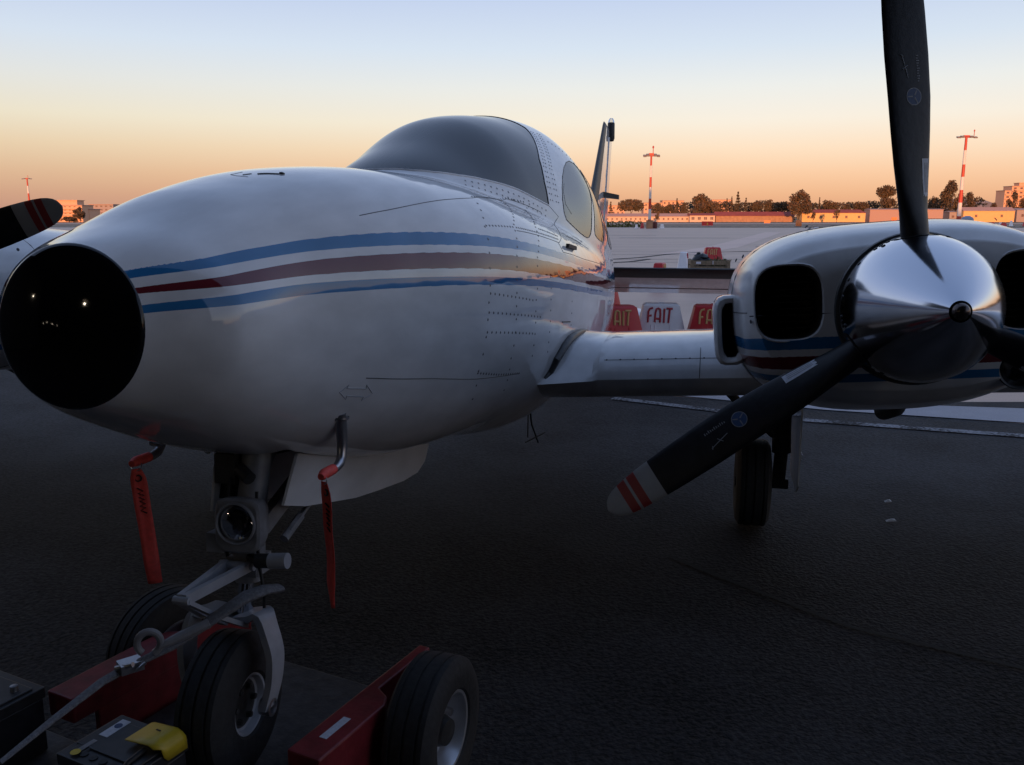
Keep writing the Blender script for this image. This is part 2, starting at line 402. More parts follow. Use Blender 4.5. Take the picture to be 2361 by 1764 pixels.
def fus(u, phi, off=0):
    """point of the fuselage skin at station u, angle phi about the section centre; vectorised"""
    u = np.asarray(u, float); phi = np.asarray(phi, float)
    b = pchip(KU, FB, u); t = pchip(KU, FT, u); d = pchip(KU, FD, u); z = pchip(KU, FZ, u)
    c = np.cos(phi); s = np.sin(phi); k = np.clip(u/.5, 0, 1); n = 2+(np.where(s >= 0, 2.2649, 2.6631)-2)*k
    h = np.where(s >= 0, np.maximum(t-z, .02), np.maximum(d+z, .02))
    r = (np.abs(c/b)**n+np.abs(s/h)**n)**(-1/n)
    uc = np.clip(u, KC[0], KC[-1]); ct = pchip(KC, CT, uc); cb = pchip(KC, CB, uc)
    r2 = (np.abs(c/cb)**2.2027+np.abs(np.maximum(s, 1e-6)/np.maximum(ct-z, .05))**2.2027)**(-1/2.2027)
    can = (s > 0) & (u >= KC[0]) & (u <= KC[-1]); hb = np.maximum(.022-np.abs(r-r2), 0)/.022; r = np.where(can, np.maximum(r, r2)+hb*hb*.0055, r)+off
    return r*c, z+r*s
def fp(u, phi, off=0):
    v, w = fus(u, phi, off); return P(float(u), float(v), float(w))
def phi_of(u, w, side=1):
    """angle where the skin at station u has height w"""
    ph = np.linspace(-math.pi/2, math.pi/2, 361); _, ww = fus(np.full(361, u), ph)
    return float(np.interp(w, ww, ph))
# --- stripe edges painted along the side
SE = [
      ( [0, 0.071, 0.121, 0.185, 0.342, 0.47, 0.594, 0.666, 0.804, 0.958, 1.103, 1.278, 1.573, 2.004, 2.449, 3.35, 9.2] , [0.114, 0.135, 0.148, 0.161, 0.185, 0.204, 0.221, 0.232, 0.245, 0.255, 0.264, 0.268, 0.262, 0.246, 0.232, 0.222, 0.257] ),
      ( [0, 0.071, 0.157, 0.338, 0.57, 0.683, 0.922, 1.232, 1.459, 1.691, 1.961, 2.435, 3.336, 9.2] , [0.1, 0.118, 0.136, 0.16, 0.188, 0.2, 0.215, 0.229, 0.232, 0.227, 0.218, 0.195, 0.166, 0.201] ),
      ( [0, 0.061, 0.135, 0.32, 0.559, 0.669, 0.911, 1.217, 1.513, 1.94, 2.42, 3.321, 9.2] , [0.083, 0.099, 0.113, 0.138, 0.168, 0.177, 0.196, 0.21, 0.209, 0.2, 0.183, 0.157, 0.192] ),
      ( [0, 0.05, 0.121, 0.299, 0.541, 0.651, 0.89, 1.189, 1.474, 1.904, 2.385, 3.292, 9.2] , [0.067, 0.074, 0.09, 0.107, 0.123, 0.134, 0.146, 0.157, 0.156, 0.138, 0.124, 0.106, 0.141] ),
      ( [0, 0.046, 0.114, 0.292, 0.534, 0.648, 0.883, 1.182, 1.474, 1.901, 2.381, 3.307, 9.2] , [0.052, 0.063, 0.074, 0.092, 0.104, 0.113, 0.124, 0.133, 0.132, 0.126, 0.112, 0.094, 0.129] ),
      ( [0, 0.043, 0.107, 0.281, 0.53, 0.641, 0.879, 1.178, 1.474, 1.901, 2.385, 3.321, 9.2] , [0.039, 0.047, 0.056, 0.068, 0.081, 0.086, 0.104, 0.111, 0.114, 0.106, 0.091, 0.07, 0.105] ),
]
def stripe_attr(me):
    co = np.zeros(len(me.vertices)*3); me.vertices.foreach_get('co', co); co = co.reshape(-1, 3)
    u = U0-co[:, 0]; w = co[:, 2]+W0
    E = []                                                  # six edges from the top down
    ug = np.arange(-1, 10.5, .01); ker = np.exp(-.5*(np.arange(-60, 61)/20.)**2); ker /= ker.sum()
    for k, x in SE:
        y = np.interp(ug, k, x); y = np.where(ug < 0, x[0]+(x[1]-x[0])/(k[1]-k[0])*ug, y)
        E.append(np.interp(u, ug[60:-60], np.convolve(y, ker, 'valid')))
    E = np.array(E)
    pos = np.array([.2, .3, .4, .5, .6, .7]); q = np.zeros(len(u))
    for i in range(len(u)):
        e = E[:, i]
        q[i] = np.interp(-w[i], np.concatenate([[-e[0]-.3], -e, [-e[5]+.3]]), np.concatenate([[0], pos, [.95]]))
    a = me.attributes.new('q', 'FLOAT', 'POINT'); a.data.foreach_set('value', q)
# --- window outlines
BA = [0, 6.7, 16.3, 23.8, 30, 37, 43.3, 48.2, 52]; BU = [1.635, 1.641, 1.662, 1.716, 1.805, 2.004, 2.21, 2.367, 2.524]
RA = [0, 8.8, 17.8, 22.5, 33, 42, 52]; RU = [3.06, 3.05, 3.02, 2.935, 2.687, 2.581, 2.524]
WIN1 = [(2.69, .44), (2.78, .412), (2.933, .374), (3.03, .364), (3.10, .40), (3.172, .486), (3.34, .62), (3.40, .70), (3.35, .783), (3.175, .785), (2.944, .695), (2.75, .56)]
WIN2 = [(3.16, .40), (3.22, .372), (3.38, .362), (3.45, .40), (3.56, .53), (3.66, .66), (3.66, .76), (3.54, .79), (3.42, .74), (3.36, .62), (3.22, .47)]
WIN3 = [(3.75, .40), (3.85, .37), (4.35, .37), (4.45, .42), (4.50, .56), (4.42, .68), (3.95, .72), (3.82, .66), (3.75, .52)]
def chaikin(p, n=1):
    for _ in range(n):
        q = []
        for i in range(len(p)):
            (x0, y0), (x1, y1) = p[i], p[(i+1) % len(p)]; q += [(x0*.75+x1*.25, y0*.75+y1*.25), (x0*.25+x1*.75, y0*.25+y1*.75)]
        p = q
    return p
WIN1, WIN2, WIN3 = chaikin(WIN1), chaikin(WIN2), chaikin(WIN3)
def window_field(U, PH, v, w, well=True):
    th = np.abs(np.degrees(PH)-90); th = np.where(th > 180, 360-th, th)
    base = np.interp(th, BA, BU); rear = np.interp(th, RA, RU)
    ws = np.where(th < 53, np.minimum(U-base, rear-U), -1.)
    d = [ws]+[np.where(np.abs(v) > .1, polydist(U, w, q), -1.) for q in (WIN1, WIN2, WIN3)]
    if well: d.append(np.where(w < 0, np.minimum(np.minimum(U-.56, 1.22-U), .135-np.abs(v-VC)), -1.))
    return np.array(d)
def build_fuselage():
    ug = np.concatenate([np.linspace(0, .5, 60), np.linspace(.51, 4.6, 290)[0:], np.linspace(4.7, 9.2, 40)])
    pg = np.linspace(-math.pi/2, 1.5*math.pi, 401)[:-1]
    U, PH = np.meshgrid(ug, pg, indexing='ij')
    v, w = fus(U, PH); D = window_field(U, PH, v, w)
    reg = D.argmax(0); Dm = D.max(0)
    X = np.stack([U0-U, v, w-W0], -1)
    Vv, out, inn = clip_grid(X, Dm, True)
    b = sub(Vv, out)
    # close the tail
    o = b.build('fuselage', M['skin'], plane, 28, outward='axis'); stripe_attr(o.data)
    groups = {'windshield': [], 'side_window': [[], [], [], [], [], []]}
    for f in inn:
        c = np.mean([Vv[i] for i in f], 0); u, vv, ww = U0-c[0], c[1], c[2]+W0
        ph = np.arctan2(ww-float(pchip(KU, FZ, [u])[0]), vv)
        d = window_field(np.array(u), np.array(ph), np.array(vv), np.array(ww)); k = int(d.argmax())
        if k == 0: groups['windshield'].append(f)
        elif k < 4: groups['side_window'][(k-1)*2+(vv > 0)].append(f)
    sub(Vv, groups['windshield']).build('windshield', M['glass'], plane, 60, outward='axis')
    for fs in groups['side_window']:
        if fs: sub(Vv, fs).build('side_window', M['sideglass'], plane, 60, outward='axis')
    # cabin lining, the same openings, 25 mm inside
    ug = np.linspace(1.62, 5.4, 120); pg = np.linspace(-math.pi/2, 1.5*math.pi, 145)[:-1]
    U, PH = np.meshgrid(ug, pg, indexing='ij'); v0, w0 = fus(U, PH)
    D = window_field(U, PH, v0, w0, False).max(0)+.012
    v, w = fus(U, PH, -.028); X = np.stack([U0-U, v, w-W0], -1)
    Vv, out, inn = clip_grid(X, D, True); b = sub(Vv, out)
    for uu in (1.62, 5.4):                                     # bulkheads
        v, w = fus(np.full(48, uu), np.linspace(0, 2*math.pi, 48, endpoint=False), -.03)
        b.add([P(uu, a, c) for a, c in zip(v, w)], [tuple(range(48))])
    b.build('cabin_lining', M['liner'], plane, 40)
    # wheel well box
    b = MB(); u0, u1, h = .55, 1.23, .14
    b.add([P(u, VC+s*h, w) for u, wl in ((u0, -.27), (u1, -.40)) for s in (-1, 1) for w in (wl, -.02)],
          [(0, 1, 3, 2), (4, 6, 7, 5), (0, 4, 5, 1), (2, 3, 7, 6), (1, 5, 7, 3)])
    b.build('wheel_well', M['dark'], plane, 0)
build_fuselage()

# cabin furniture
b = MB()
rows = []
for u in np.linspace(1.98, 2.20, 6):
    rows.append([P(u, v, .46+.03*math.cos(v*2.2)-.08*max(0, (abs(v)-.16))/.2) for v in np.linspace(-.30, .30, 11)])
b.grid(rows); b.grid([[P(2.20, v, .46+.03*math.cos(v*2.2)-.08*max(0, (abs(v)-.16))/.2) for v in np.linspace(-.30, .30, 11)],
                      [P(2.24, v, .05) for v in np.linspace(-.30, .30, 11)]])
b.build('instrument_panel', M['black'], plane, 40)
for v in (-.28, .31):
    b = MB(); b.box(P(2.95, v, -.10), (.48, .46, .14)); b.box(P(3.2, v, .22), (.12, .44, .62), Matrix.Rotation(R(12), 3, 'Y'))
    b.box(P(3.28, v, .62), (.08, .25, .16), Matrix.Rotation(R(8), 3, 'Y'))
    b.build('pilot_seat', M['cloth'], plane, 0)
    b = MB(); b.tube([P(2.14, v, .28), P(2.36, v, .30)], .018); b.tube([P(2.36, v+.14*math.cos(t), .34+.10*math.sin(t)) for t in np.linspace(-2.6, -.5, 12)], .014)
    b.build('control_yoke', M['black'], plane)
b = MB(); b.add([P(u, s*.5, -.2) for u, s in ((1.7, -1), (1.7, 1), (5.2, 1), (5.2, -1))], [(0, 1, 2, 3)]); b.build('cabin_floor', M['liner'], plane, 0)
# black nose cap
b = MB(); b.lathe([(-.015, .150), (-.006, .162), (.0, .1635), (.0045, .1615)]+[(.036-r*r/.894, r) for r in (.156, .148, .135, .12, .10, .08, .06, .04, .02, 0)], P(0, 0, 0), (1, 0, 0), 72)
b.build('nose_cap', M['radome'], plane, 50)

# seals, panel seams and rivets
def on_skin(pts, off=.001):
    """polyline of (u, phi) densified on the skin"""
    out = []
    for i in range(len(pts)-1):
        (u0, p0), (u1, p1) = pts[i], pts[i+1]; n = max(2, int(math.hypot(u1-u0, (p1-p0)*.5)/.03))
        for k in range(n+(i == len(pts)-2)):
            t = k/n; out.append(fp(u0+(u1-u0)*t, p0+(p1-p0)*t, off))
    return out
def uw(pts): return [(u, phi_of(u, w)) for u, w in pts]
b = MB()
b.tube(on_skin([(float(np.interp(t, RA, RU)), R(90-t)) for t in np.linspace(-52, 52, 35)] if False else
               [(float(np.interp(abs(t), RA, RU)), R(90-t)) for t in np.linspace(-52, 52, 35)], .0), .0032, 6)
b.build('windshield_seal', M['seal'], plane)
b = MB(); b.tube(on_skin([(float(np.interp(abs(t), BA, BU)), R(90-t)) for t in np.linspace(-52, 52, 45)], .0), .004, 6); b.build('windshield_base_trim', M['white'], plane)
for q in (WIN1, WIN2, WIN3):
    for s in (1, -1):
        pts = [(u, phi_of(u, w)) for u, w in q+[q[0]]]
        if s < 0: pts = [(u, math.pi-p) for u, p in pts]
        b = MB(); b.tube(on_skin(pts, 0), .0024, 6); b.build('window_seal', M['seal'], plane)
b = MB()
seams = [[(0.687, R(36.5)), (0.836, R(36.5)), (1.1, R(36.8)), (1.449, R(37.5)), (2.086, R(43.3)), (2.239, R(39.7)), (2.41, R(35.5))], [(0.626, R(-26.5)), (0.929, R(-26.5)), (1.182, R(-27.2)), (1.556, R(-27.0))], [(1.563, R(21.2)), (1.79, R(19.7)), (2.079, R(17.2))], [(2.524, R(38.0)), (2.613, R(33.0)), (2.21, R(19.5)), (2.068, R(16.8)), (2.065, R(13.3)), (2.52, R(11.8)), (3.263, R(11.3))],
         [(2.42, R(22)), (2.62, R(21)), (2.9, R(18))], [(2.869, R(46.2)), (2.798, R(43.0)), (2.762, R(38.0)), (2.816, R(33.8))]]
for s in seams: b.tube(on_skin(s, -.0004), .0016, 5)
o = b.build('panel_seam', M['seal'], plane); o['kind'] = 'stuff'
def rivets(name, rows, r=.0064, parent=None, h=.002):
    b = MB()
    for pts, step in rows:
        acc = 0
        for (u0, p0), (u1, p1) in zip(pts, pts[1:]):
            a = fp(u0, p0); c = fp(u1, p1); L = (c-a).length; d = acc
            while d < L:
                t = d/L; u = u0+(u1-u0)*t; p = p0+(p1-p0)*t; o = fp(u, p); n = (fp(u, p, .01)-o).normalized()
                x = n.cross(Vector((1, 0, 0))).normalized(); y = n.cross(x)
                vs = [o-n*.001+(x*math.cos(k*math.pi/3)+y*math.sin(k*math.pi/3))*r for k in range(6)]+[o+n*h]
                b.add(vs, [(k, (k+1) % 6, 6) for k in range(6)]); d += step
            acc = d-L
    o = b.build(name, M['rivet'], parent or plane, 60); o['kind'] = 'stuff'; return o
rr = [([(1.427, R(34.0)), (1.303, R(23.8)), (1.224, R(11.8)), (1.207, R(4.8)), (1.196, R(-2.5)), (1.189, R(-16.5)), (1.182, R(-25.0)), (1.232, R(-35.7))], .055), ([(1.908, R(37.7)), (1.566, R(23.0)), (1.434, R(10.7)), (1.413, R(3.7)), (1.41, R(-3.3)), (1.42, R(-16.0)), (1.42, R(-21.7)), (1.484, R(-34.0))], .045), ([(2.296, R(39.5)), (1.879, R(23.8)), (1.637, R(10.2)), (1.595, R(-4.0)), (1.62, R(-16.8)), (1.644, R(-24.0))], .042), ([(1.776, R(4.5)), (1.783, R(-7.3)), (1.801, R(-16.0)), (1.84, R(-23.5))], .042), ([(2.118, R(4.3)), (2.111, R(-5.0)), (2.129, R(-14.0))], .05)]
rr.append(([(1.317, R(23.8)), (1.556, R(22.5))], .026))
rr.append(([(1.584, R(22.3)), (1.847, R(20.5)), (2.118, R(18.5))], .023))
rr.append(([(1.901, R(22.5)), (2.171, R(20.0))], .023))
rr.append(([(1.207, R(0.8)), (1.395, R(-1.2)), (1.58, R(-3.0))], .033))
rr.append(([(1.2, R(-5.5)), (1.402, R(-7.0)), (1.666, R(-8.7))], .033))
rr.append(([(1.196, R(-12.0)), (1.413, R(-13.0)), (1.609, R(-14.0))], .033))
rr.append(([(1.182, R(-25.3)), (1.349, R(-26.5)), (1.556, R(-27.0))], .022))
rr.append(([(1.47, R(38.3)), (1.644, R(38.5)), (2.065, R(44.0)), (2.246, R(40.8))], .028))
for off in (1.6, 3.0, 5.5, 7.0):                      # rows along the windshield pillar and under the windshield
    rr.append(([(float(np.interp(t, RA, RU))+off*.018, R(90-t-off*.30)) for t in (20, 28, 36, 44, 51)], .035))
for off in (2.2, 4.4):
    rr.append(([(float(np.interp(t, BA, BU))-.012*off, R(90-t-off)) for t in (32, 38, 44, 49, 52)], .045))
rr.append(([(3.1, R(64)), (3.25, R(60)), (3.42, R(52)), (3.50, R(46))], .04))
rivets('rivets', rr)
# small fittings on the nose
b = MB(); b.tube(on_skin([(0.628, R(79.8)), (0.648, R(77.3)), (0.666, R(73.4))], .0005), .0024, 6); b.tube(on_skin([(.60, R(84)), (.625, R(82.5))], .0), .0018, 6)
b.lathe([(0, .008), (.004, .007), (.006, 0)], fp(0.676, R(73.0)), (.1, .25, 1), 10)
b.build('nose_latch', M['darkmetal'], plane)
b = MB(); b.tube(on_skin([(.575, R(79)), (.580, R(85)), (.60, R(90)), (.66, R(90))], 0), .0009, 5); b.build('hatch_edge', M['seal'], plane)
# outlined tow limit arrow
b = MB(); uvw = lambda u, w: (u, phi_of(u, w))
ar = [(0.541, R(-32.3)), (0.568, R(-29.3)), (0.563, R(-30.6)), (0.638, R(-30.5)), (0.635, R(-29.0)), (0.670, R(-32.1)), (0.638, R(-35.1)), (0.640, R(-33.6)), (0.573, R(-33.6)), (0.575, R(-34.9)), (0.541, R(-32.3))]
b.tube(on_skin(ar, 0), .0016, 5); b.build('tow_limit_mark', M['palegrey'], plane)
b = MB(); b.beam(fp(2.175, R(16.0), .010), fp(2.339, R(15.5), .010), .014, .016); b.build('door_handle', M['black'], plane)
b = MB(); b.beam(fp(1.961, R(-11.0), .001), fp(2.097, R(-11.2), .001), .004, .004); b.build('door_step_slot', M['seal'], plane)

# --- wings
AF = [(0, 0), (.006, .022), (.02, .042), (.05, .062), (.1, .079), (.2, .094), (.32, .096), (.45, .088), (.6, .069), (.75, .045), (.9, .018), (1, .001)]
AB = [(1, -.001), (.85, -.012), (.7, -.024), (.5, -.038), (.35, -.046), (.22, -.05), (.12, -.049), (.06, -.043), (.025, -.03), (.008, -.016)]
AF[1:1] = [(.003, .0155)]; AF[3:3] = [(.012, .032)]; AF[5:5] = [(.03, .05)]
PROF = AF+AB
def wing_pt(s, v, c, t, chord=2.03, le=2.0, glove=0):
    """section point; s = +1 left wing, -1 right; inboard the leading edge runs forward as a sharp-edged glove"""
    wl = -.262+.055*(v-.8); x = le+c*chord; z = t*2.03*.92
    if glove and v < .80:
        k = (.80-v)/.22; lx = le-.125*k; c2 = .05; m = min(1, k*9); top = t >= 0
        lift = .045*min(1, k*1.3)*max(0, 1-c/.45) if top and c > 0 else 0
        if c < c2:
            f = c/c2; x2 = lx+(le+c2*chord-lx)*f
            zt = (-.004+(.062*2.03*.92+.004+.040*min(1, k*1.3))*f**.9) if top else (-.004-(.041*2.03*.92)*f)
            x = x+(x2-x)*m; z = z+(zt-z)*m
        else: z += lift*m
    return P(x, VC+s*(v-VC), wl+z-c*.03)
def build_wing(s):
    vs = [.42, .5, .55, .6, .65, .70, .75, .775, .7999, .80, .85, .9, 1.0, 1.2, 1.5, 2.0, 3.0, 4.5, 5.4, 5.55, 5.6]
    b = MB(); rows = []
    for v in vs:
        tip = 1 if v < 5.4 else (1-((v-5.4)/.21)**2)**.5
        rows.append([wing_pt(s, v, c, t*tip, glove=1) for c, t in PROF])
    b.grid(rows, 0, True); b.add(rows[-1], [tuple(range(len(PROF)))])
    wg = b.build('wing', M['white'], plane, 35, outward='all')
    # root fillet strip: rubbery bare metal seal along the root
    b = MB()
    pts = [(1.915, .598, -.262), (1.945, .612, -.238), (1.958, .634, -.186), (2.02, .652, -.140), (2.097, .667, -.108), (2.20, .678, -.092), (2.31, .684, -.086), (2.48, .688, -.086)]
    b.tube([P(u, VC+s*(v-VC), w) for u, v, w in pts], [.010, .014, .018, .019, .018, .015, .012, .008], 12); b.build('root_fillet', M['darkmetal'], wg)
    # screw line behind the leading edge
    b = MB()
    for v in np.arange(.83, 1.62, .055):
        p = wing_pt(s, v, .02, .042, glove=1); n = Vector((.75, 0, .66)); x = Vector((0, 1, 0)); y = n.cross(x)
        b.add([p+(x*math.cos(k*math.pi/3)+y*math.sin(k*math.pi/3))*.0042 for k in range(6)]+[p+n*.002], [(k, (k+1) % 6, 6) for k in range(6)])
    b.build('screws', M['rivet'], wg)['kind'] = 'stuff'
    b = MB(); b.tube([wing_pt(s, v, .019, .0418, glove=1) for v in np.arange(.82, 1.66, .05)], .0008, 5)
    b.tube([wing_pt(s, 1.20, c, t, glove=1)+Vector((.001, 0, .001)) for c, t in AF[:7]], .0013, 5)
    b.build('skin_seam', M['seal'], wg)
    # flap
    b = MB(); b.grid([[wing_pt(s, v, c, t)+Vector((0, 0, dz)) for c, t, dz in ((.72, -.026, -.002), (.86, -.05, -.03), (1.0, -.075, -.05), (1.0, -.070, -.05), (.86, -.03, -.01), (.72, -.01, 0))] for v in (.66, 1.0, 1.35)], 0, True)
    b.build('flap', M['white'], plane, 30)
    b = MB(); b.lathe([(0, .036), (.012, .035), (.03, .025), (.038, 0)], wing_pt(s, .93, .45, -.041), (0, 0, -1), 16, mis=[0, 1, 1]); b.build('drain_cup', [M['chrome'], M['black']], plane)
for s in (1, -1): build_wing(s)

# --- nacelles, built in a frame rolled with the wing (dihedral)
HUBU, HUBW, HUBV = .809, .062, 1.674
HV = lambda s: HUBV if s > 0 else 1.54      # hub: lateral distance from the centre plane
ROLL = R(4.5)
def NP_(s, u, a, c):
    """u aft of hub, a outboard, c up, in the rolled nacelle frame"""
    aa = a*math.cos(ROLL)-c*math.sin(ROLL); cc = c*math.cos(ROLL)+a*math.sin(ROLL)
    return P(HUBU+u, VC+s*(HV(s)+aa), HUBW+cc)
NU = [.10, .16, .24, .38, .6, .9, 1.4, 2.0, 2.8, 3.3]
NB = [.36, .392, .408, .42, .425, .42, .40, .36, .24, .10]
NT = [.165, .20, .22, .24, .25, .25, .22, .14, .02, -.05]
ND = [.21, .245, .268, .295, .31, .32, .34, .34, .26, .19]
def nac(u, phi, sc=1.0):
    b = pchip(NU, NB, u); t = pchip(NU, NT, u); d = pchip(NU, ND, u)
    c = np.cos(phi); s_ = np.sin(phi); h = np.where(s_ >= 0, np.maximum(t, .03), d); n = np.where(s_ >= 0, 3.0, 2.6)
    r = (np.abs(c/b)**n+np.abs(s_/h)**n)**(-1/n)*sc
    return r*c, r*s_
NSE = [-.062, -.093, -.110, -.146, -.162, -.180]
INL = [(-.285, .030), (.285, .030)]
def rsq(a, c, hw, hh, n=3.2): return 1-(np.abs(a/hw)**n+np.abs(c/hh)**n)**(1/n)
def build_nacelle(s):
    # skin: aft body then rounded lip then the face closing on the spinner
    us = list(np.linspace(3.3, .40, 50))+list(np.linspace(.38, .16, 22))+list(np.linspace(.15, .10, 9))
    pg = np.linspace(0, 2*math.pi, 241)[:-1]; rows = []; 
    for u in us:
        a, c = nac(np.full(240, u), pg); rows.append(np.stack([np.full(240, u), a, c], -1))
    a0, c0 = nac(np.full(240, .10), pg)
    for k in np.linspace(.97, .40, 46):                     # front face, cheeks bulge slightly
        bulge = .10-.022*math.sin(min(1, (1-k)/.35)*math.pi/2)-.01*max(0, (.65-k))
        rows.append(np.stack([np.full(240, bulge), a0*k, c0*k], -1))
    X = np.array(rows)
    D = np.full(X.shape[:2], -1.)
    for ia, ic in INL: D = np.maximum(D, np.where(X[..., 0] < .14, rsq(X[..., 1]-ia, X[..., 2]-ic, .086, .098), -1))
    la, lc = .265, -.165
    D = np.maximum(D, np.where(X[..., 0] < .2, 1-np.hypot((X[..., 1]-la)/.052, (X[..., 2]-lc)/.050), -1))
    Vv, out, inn = clip_grid(X, D, True)
    b = sub([NP_(s, *p) for p in Vv], out)
    o = b.build('engine_nacelle', M['cowl'], plane, 35)
    # stripe attribute in the rolled frame
    inv = []
    for vt in o.data.vertices:
        p = vt.co; dv = s*(p.y-VC)-HV(s); dw = p.z+W0-HUBW; inv.append(dw*math.cos(ROLL)-dv*math.sin(ROLL))
    at = o.data.attributes.new('q', 'FLOAT', 'POINT')
    at.data.foreach_set('value', np.interp(-np.array(inv), [-.35]+[-e for e in NSE]+[.5], [0, .2, .3, .4, .5, .6, .7, .95]))
    # inlet ducts with cylinder fins at the back
    for ia, ic in INL:
        b = MB(); rows = []
        for du, k in ((.004, 1.05), (.001, 1.02), (.004, .995), (.014, .975), (.05, .96), (.22, .93)):
            rr_ = []
            for t in np.linspace(0, 2*math.pi, 48, endpoint=False):
                ct, st = math.cos(t), math.sin(t); r = (abs(ct/.086)**3.2+abs(st/.098)**3.2)**(-1/3.2)*k
                rr_.append(NP_(s, .083+du, ia+r*ct, ic+r*st))
            rows.append(rr_)
        b.grid(rows[:4], 0, True); b.grid(rows[3:], 1, True)
        n = 48; b.add(rows[-1], [tuple(range(n))], 1)
        b.build('cooling_inlet', [M['cowl'], M['dark']], plane, 50)
        b = MB()
        for k in range(9): b.beam(NP_(s, .21, ia-.07, ic-.07+k*.0175), NP_(s, .21, ia+.07, ic-.07+k*.0175), .03, .003)
        b.build('cylinder_fins', M['darkmetal'], plane, 0)
    # landing light in the lower outboard corner
    c = NP_(s, .14, la, lc); f = Vector((1, 0, 0))
    b = MB(); b.lathe([(-.06, .012), (-.05, .03), (-.02, .042), (.0, .046)], c, f, 28); b.build('landing_light_reflector', M['chrome'], plane)
    b = MB(); b.lathe([(.0, .048), (.03, .054), (.036, .052), (.03, .046), (.0, .044)], c, f, 28); b.build('landing_light_ring', M['darkmetal'], plane)
    b = MB(); b.lathe([(.008, .046), (.018, .034), (.022, 0)], c, f, 24); b.build('landing_light_lens', M['lens'], plane)
    # intake scoop on the inboard cheek
    b = MB(); rows = []; ca, cc, hw, hh = -.428, -.045, .045, .103
    def loop(k, du, hw, hh, shift=0):
        o_ = []
        for t in np.linspace(0, 2*math.pi, 40, endpoint=False):
            ct, st = math.cos(t), math.sin(t); r = (abs(ct/(hw*k))**4+abs(st/(hh*k))**4)**(-1/4)
            o_.append(NP_(s, .34+du, ca+shift+r*ct, cc+r*st))
        return o_
    rows = [loop(1, .55, .02, .07, .05), loop(1, .40, .045, .098, .02), loop(1, .20, .050, .106, .0), loop(1, .03, .048, .104), loop(1, .006, .045, .101), loop(1, 0, .038, .094), loop(1, .006, .027, .083), loop(1, .02, .024, .080)]
    b.grid(rows, 0, True); rows2 = [rows[-1], loop(1, .2, .02, .07)]; b.grid(rows2, 1, True); b.add(rows2[-1], [tuple(range(40))], 1)
    b.build('air_scoop', [M['white'], M['dark']], plane, 50)
    # panel seams and fasteners
    b = MB()
    def nline(pts): b.tube([NP_(s, *p) for p in pts], .0016, 5)
    for u in (.40, 1.0):
        a, c = nac(np.full(60, u), np.linspace(0, 2*math.pi, 60)); nline([(u, x*1.001, y*1.001) for x, y in zip(a, c)])
    for ph in (math.pi-.02, .02):
        a, c = nac(np.linspace(.15, 1.4, 30), np.full(30, ph)); nline([(u, x*1.001, y) for u, x, y in zip(np.linspace(.15, 1.4, 30), a, c)])
    a, c = nac(np.full(14, .10), np.full(14, math.pi-.02)); nline([(.092, -k, .0) for k in np.linspace(.385, .352, 4)]); nline([(.078, -k, -.002) for k in np.linspace(.205, .172, 4)])
    b.build('cowl_seam', M['seal'], plane)['kind'] = 'stuff'
    b = MB()
    pts = [(.30, -.385, .165), (.42, -.40, .16), (.41, -.2, .243), (.41, .1, .246), (.41, .3, .225), (.125, -.378, -.015), (.10, -.36, -.016), (.45, -.42, -.05)]
    for p in pts:
        q = NP_(s, p[0], p[1]*1.005, p[2]*1.005); b.lathe([(0, .006), (.002, .005), (.003, 0)], q, (q-NP_(s, p[0]+.1, 0, 0)), 8)
    b.build('cowl_fasteners', M['rivet'], plane)['kind'] = 'stuff'
    # exhaust stub underneath
    b = MB(); b.tube([NP_(s, .75, .12, -.28), NP_(s, .92, .13, -.36), NP_(s, 1.12, .13, -.40)], .034, 16); b.build('exhaust_pipe', M['darkmetal'], plane)
for s in (1, -1): build_nacelle(s)

